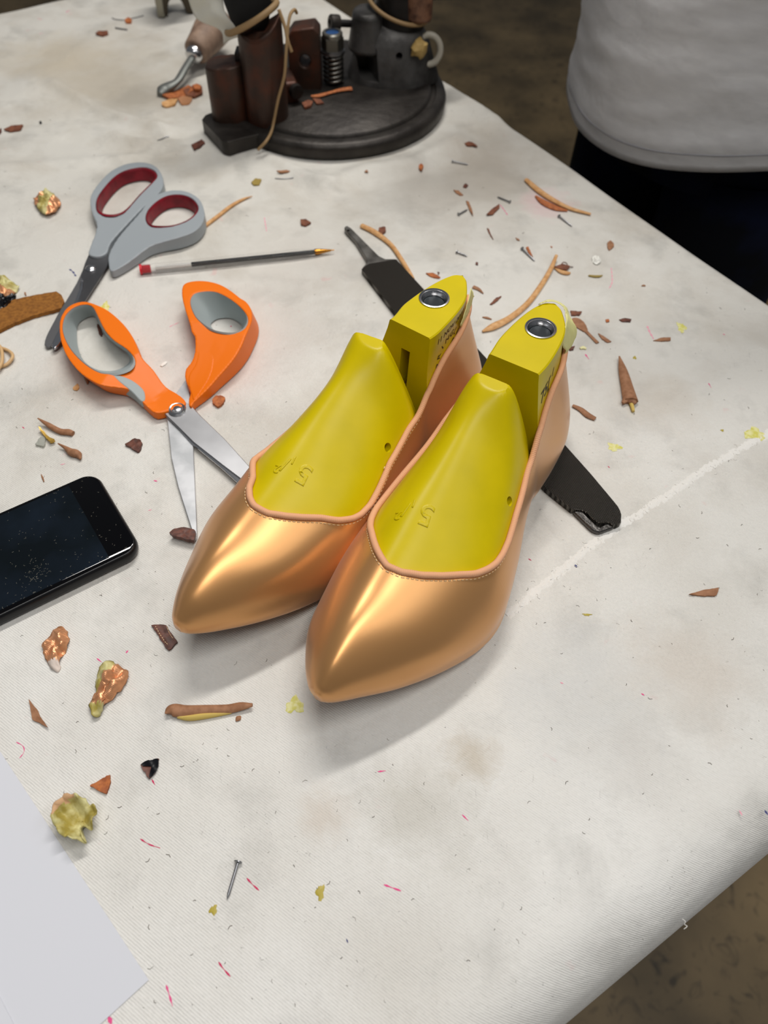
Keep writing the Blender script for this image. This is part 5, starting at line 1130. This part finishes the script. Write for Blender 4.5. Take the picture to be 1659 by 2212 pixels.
# hooked tool with worn wooden handle
tl = empty('lasting_tool', PT(375, 195), 'lasting tool with worn wooden handle and steel claw resting over a pile of scraps', 'hand tool')
g0 = PT(419, 118, 17); g1 = PT(463, 58, 27); gd = (g1 - g0) / np.linalg.norm(g1 - g0)
v, f = lathe_vf([(0, 0), (10, 0), (12.5, 2), (14, 14), (16.5, 28), (17.5, 40), (15.5, 50), (9, 55), (0, 57)], g0 + gd * 3, gd, 28); mesh('handle', v, f, mat('worn_painted_wood', lin(158, 132, 112), .6, bump=('noise', .1, .4, .6), noise=(lin(120, 96, 80), .08, 5, .4, .65)), tl, angle=50)
v, f = lathe_vf([(0, -5), (5, -5), (7.6, -3), (8.4, 0), (8.2, 4), (7, 5)], g0, gd, 24); mesh('ferrule', v, f, steel, tl, angle=40)
P = crom([g0 - gd * 3, PT(400, 148, 13), PT(386, 172, 9), PT(372, 184, 6.5), PT(356, 192, 4.5), PT(345, 203, 3.2)], 6); v, f = tube_vf(P, np.interp(np.arange(len(P)), [0, 6, 14, 20, 26, len(P) - 1], [3.6, 3.8, 4.2, 6, 6.5, 3.2]), 14, flat=.62); mesh('steel_claw', v, f, mat('worn_claw_steel', lin(120, 122, 118), .5, metal=.7), tl, angle=50)
# long shaving on the jack base
strip('leather_shaving', [(672, 208), (690, 207), (715, 200), (740, 194), (760, 192)], [1.2, 2.2, 1.8, 2.4, 2.8], L_or, 'orange leather shaving lying on the round iron base below the spring', th=1.2, z=17.0, cat='leather shaving')
scrap('leather_scrap', [(652, 222), (664, 216), (676, 218), (672, 228), (658, 232)], 2, L_red, 'red brown chip on the round iron base beside the orange shaving', 'leather scrap', z=17)
scrap('leather_scrap', [(675, 212), (690, 213), (700, 222), (684, 224)], 1.2, L_red, 'flat red scrap in front of the orange shaving on the iron base', 'leather scrap', z=17)
# iron foot piece at the top edge of the picture
st = empty('iron_stand', PT(385, 20), 'small arched iron stand at the top edge, behind the hooked tool', 'stand')
A0 = PT(356, 36, .5); A1 = PT(410, 30, .5); am = (A0 + A1) / 2; ax_ = (A1 - A0) / np.linalg.norm(A1 - A0); hw_ = np.linalg.norm(A1 - A0) / 2
prof = [(-hw_ - 5, .5), (-hw_ - 5, 52), (hw_ + 7, 52), (hw_ + 7, .5), (hw_ - 3, .5)] + [((hw_ - 4) * math.cos(t), 1 + 17 * math.sin(t)) for t in np.linspace(0, math.pi, 14)][1:-1] + [(-hw_ + 4, .5)]
v, f = holed_prism(resample(np.array(prof), step=3, closed=True), [], 9, -9); ay_ = np.array([-ax_[1], ax_[0], 0]); v = np.array([am + ax_ * p[0] + ay_ * (p[2] + 8) + np.array([0, 0, p[1]]) for p in v]); v[:, 2] += .2 
o = mesh('arch', v, f, mat('dark_bronze_iron', lin(70, 62, 50), .4, metal=.6), st, angle=40); bevel(o, 1.2, 2)
v, f = box_vf((A0[0] - 3, A0[1] - 1, 26), (8, 5, 51)); o = mesh('polished_edge_bar', v, f, mat('worn_edge_steel', lin(150, 146, 132), .35, metal=.8), st); bevel(o, 1, 2)
v, f = lathe_vf([(0, 52), (26, 52), (27, 56), (24, 60), (0, 60)], (am[0], am[1] + 8, 0), seg=28); mesh('top_plate', v, f, castm, st, angle=40)

# ------------------------------------------------------------------ person beside the table
pc_ = np.array([312., 778.])
person = empty('person', (*pc_, FLOOR_Z), 'person in a light grey T-shirt and dark navy trousers standing by the right table edge', 'person')
fac = math.atan2(-EN[1], -EN[0])            # faces the table
def pw(x, y, z):                            # body frame: x to the body's left, y forward, z up from the floor
    c, s = math.cos(fac), math.sin(fac); fx, fy = c, s; lx, ly = -s, c
    return np.array([pc_[0] + fx * y + lx * x, pc_[1] + fy * y + ly * x, FLOOR_Z + z])
skin = mat('skin', lin(206, 160, 134), .5, sss=.15)
def skinmesh(name, verts, edges, rads, m, parent, root=0, sub=2):
    o = mesh(name, [pw(*v) for v in verts], [], m, parent, smooth=False); me = o.data
    bm = bmesh.new(); base = np.zeros(3); p = parent
    while p is not None: base += np.array(p.location) / S; p = p.parent
    vs = [bm.verts.new(tuple((pw(*v) - base) * S)) for v in verts]
    for a, b in edges: bm.edges.new((vs[a], vs[b]))
    bm.to_mesh(me); bm.free()
    o.modifiers.new('skin', 'SKIN'); 
    if not me.skin_vertices: 
        bm = bmesh.new(); bm.from_mesh(me); bm.verts.layers.skin.verify(); bm.to_mesh(me); bm.free()
    for i, r in enumerate(rads): me.skin_vertices[0].data[i].radius = (r[0] * S, r[1] * S) if isinstance(r, tuple) else (r * S, r * S); me.skin_vertices[0].data[i].use_root = (i == root)
    md = o.modifiers.new('sub', 'SUBSURF'); md.levels = sub; md.render_levels = sub; o.modifiers['skin'].use_smooth_shade = True; return o
bv = [(0, 0, 900), (0, 5, 1050), (0, 0, 1250), (0, -5, 1400), (0, 0, 1480), (0, 12, 1545), (0, 15, 1640), (0, 10, 1700)]
be = [(i, i + 1) for i in range(7)]; br = [(108, 82), (112, 84), (132, 96), (105, 80), (52, 52), (62, 72), (74, 92), (52, 66)]
for sgn in (-1, 1):
    k = len(bv); bv += [(sgn * 175, -5, 1395), (sgn * 245, -20, 1150), (sgn * 130, 170, 1200), (sgn * 92, 205, 1225), (sgn * 68, 225, 1240)]
    br += [52, 38, 27, (20, 28), (14, 36)]; be += [(3, k), (k, k + 1), (k + 1, k + 2), (k + 2, k + 3), (k + 3, k + 4)]
    for j, (ln, dz) in enumerate(((34, -20), (40, -24), (37, -24), (28, -20))):
        x0 = sgn * 50; z0_ = 1262 - 13 * j; kk = len(bv); bv += [(x0, 238, z0_), (x0 - sgn * ln * .6, 250, z0_ + 3), (x0 - sgn * (ln + 8), 246, z0_ - 4)]; br += [9, 8.5, 7]; be += [(k + 4, kk), (kk, kk + 1), (kk + 1, kk + 2)]
    kk = len(bv); bv += [(sgn * 84, 225, 1262), (sgn * 66, 240, 1288)]; br += [11, 8]; be += [(k + 3, kk), (kk, kk + 1)]
    kk = len(bv); bv += [(sgn * 60 - 4, 0, 830), (sgn * 76 - 4, 10, 480), (sgn * 94 - 4, -5, 95), (sgn * 98 - 4, 70, 38)]; br += [54, 44, 34, 28]; be += [(0, kk), (kk, kk + 1), (kk + 1, kk + 2), (kk + 2, kk + 3)]
skinmesh('body', bv, be, br, skin, person)
# face and hair
def ell(name, c, r, m, par, n=16):
    V = []
    for i in range(n + 1):
        a = math.pi * i / n
        for j in range(2 * n): b = math.pi * j / n; V.append(pw(c[0] + r[0] * math.sin(a) * math.cos(b), c[1] + r[1] * math.sin(a) * math.sin(b), c[2] + r[2] * math.cos(a)))
    return mesh(name, V, gridfaces(n + 1, 2 * n, True), m, par, angle=0)
hair = mat('brown_hair', lin(64, 44, 32), .6, bump=('noise', .2, .6, 2))
ell('hair', (0, -8, 1672), (86, 100, 78), hair, person); ell('nose', (0, 108, 1622), (10, 15, 17), skin, person, 10)
for sx in (-1, 1): ell('eye', (sx * 28, 92, 1640), (11, 9, 7), mat('eye_white', lin(230, 228, 224), .2), person, 10); ell('ear', (sx * 78, 12, 1628), (8, 17, 28), skin, person, 10)
ell('mouth', (0, 98, 1584), (22, 8, 6), mat('lips', lin(176, 100, 92), .5), person, 10)
# trousers
navy = mat('dark_navy_denim', lin(12, 18, 40), .95, spec=.2, noise=(lin(6, 8, 14), .02, 4, .35, .6)); 
V = []; n_ = 48; rowsT = []
for z, rx, ry in ((985, 126, 100), (930, 128, 108), (870, 128, 112), (820, 128, 112)): rowsT.append([(rx * math.cos(a) - 4, ry * math.sin(a), z) for a in np.linspace(0, 2 * math.pi, n_, endpoint=False)])
v = np.array([pw(*p) for r in rowsT for p in r]); parts = [(v, gridfaces(4, n_, True))]
for sgn in (-1, 1):
    rr_ = []
    for z, cx, r in ((835, 62, 65), (760, 64, 65), (600, 72, 60), (420, 82, 56), (200, 92, 54), (40, 98, 56)): rr_ += [pw(sgn * cx - 4 + r * math.cos(a), (12 if z > 500 else 4) + r * 1.2 * math.sin(a), z) for a in np.linspace(0, 2 * math.pi, n_, endpoint=False)]
    parts.append((np.array(rr_), gridfaces(6, n_, True)))
v, f = join(parts); o = mesh('trousers', v, f, navy, person, angle=0); md = o.modifiers.new('t', 'SOLIDIFY'); md.thickness = .003
for sgn in (-1, 1):
    V = []
    for k, (y, w, h) in enumerate(((-70, 20, 50), (-60, 38, 78), (0, 42, 85), (60, 46, 62), (130, 48, 46), (175, 36, 36), (190, 14, 24))):
        for i in range(16): a = 2 * math.pi * i / 16; V.append(pw(sgn * 98 - 4 + w * math.cos(a), y, max(2, h * .5 + h * .5 * math.sin(a))))
    mesh('shoe', V, gridfaces(7, 16, True) + [tuple(range(16)), tuple(range(96, 112))], mat('black_shoe_leather', lin(22, 20, 20), .4), person)
# T-shirt with a curved, stitched hem
def shirtmat():
    m = mat('light_grey_jersey', lin(206, 206, 208), .85, sheen=.2, bump=('noise', .018, .8, 5)); nt = m.node_tree; N = nt.nodes; L = nt.links; tc = N.new('ShaderNodeTexCoord')
    mp = N.new('ShaderNodeMapping'); mp.inputs['Scale'].default_value = (60, 60, 220); n = N.new('ShaderNodeTexNoise'); n.inputs['Scale'].default_value = 1; n.inputs['Detail'].default_value = 5
    L.new(tc.outputs['Object'], mp.inputs[0]); L.new(mp.outputs[0], n.inputs[0]); mx = N.new('ShaderNodeMix'); mx.data_type = 'RGBA'; mx.inputs[6].default_value = lin(216, 215, 214); mx.inputs[7].default_value = lin(196, 195, 196)
    L.new(n.outputs[0], mx.inputs[0]); L.new(mx.outputs[2], N['Principled BSDF'].inputs['Base Color']); return m
V = []; n_ = 96; K = 110
HEMZ = -FLOOR_Z
for k in range(K):
    t = k / (K - 1)
    for i in range(n_):
        a = 2 * math.pi * i / n_; ca, sa = math.cos(a), math.sin(a)
        hem = HEMZ + 3 + 24 * max(0, ca) ** 2 + 4 * math.sin(2 * a + 1)                # a = 90 degrees is the side towards the table
        z = hem + (1440 - hem) * t
        w = np.interp(t, [0, .12, .45, .8, .93, 1], [155, 153, 148, 178, 160, 70]); dpt = np.interp(t, [0, .12, .45, .8, .93, 1], [152, 150, 124, 118, 95, 66])
        fold = 1 + .02 * math.sin(5 * a + 3 * t) * (1 - t) + .02 * mnoise.noise(Vector((ca * 2.2, sa * 2.2, t * 9))) + .016 * mnoise.noise(Vector((a * 2.5, 3, t * 60 + a * 3))) * min(1, t * 12)
        bulge = 1.0 + .012 * math.exp(-((t - .035) / .015) ** 2)
        V.append(pw(4 + w * fold * bulge * ca, dpt * fold * bulge * sa, z))
sh_ = mesh('t_shirt', V, gridfaces(K, n_, True), shirtmat(), person, angle=0); md = sh_.modifiers.new('t', 'SOLIDIFY'); md.thickness = .0015
hemr = []
for i in range(n_ * 2):
    a = math.pi * i / n_; ca, sa = math.cos(a), math.sin(a); hem = HEMZ + 3 + 24 * max(0, ca) ** 2 + 4 * math.sin(2 * a + 1); t = 15 / (1440 - hem); z = hem + 15
    w, dpt = 154.7, 151.5; fold = 1 + .02 * math.sin(5 * a + 3 * t) * (1 - t) + .02 * mnoise.noise(Vector((ca * 2.2, sa * 2.2, t * 9))) + .016 * mnoise.noise(Vector((a * 2.5, 3, t * 60 + a * 3))) * min(1, t * 12); hemr.append(pw(4 + (w * fold + .8) * ca, (dpt * fold + .8) * sa, z))
v, f = tube_vf(np.array(hemr), .9, 6, closed=True); mesh('hem_seam', v, f, mat('grey_hem_thread', lin(168, 168, 174), .9), sh_, angle=0)
for sgn in (-1, 1):
    V = []
    for k, (x, y, z, r) in enumerate(((120, -5, 1400, 78), (180, -8, 1360, 74), (215, -14, 1290, 66), (228, -20, 1220, 62))):
        for i in range(24): a = 2 * math.pi * i / 24; V.append(pw(sgn * (x + r * .55 * math.cos(a)), y + r * math.sin(a), z + r * .6 * math.cos(a)))
    o = mesh('sleeve', V, gridfaces(4, 24, True), sh_.data.materials[0], sh_, angle=0)
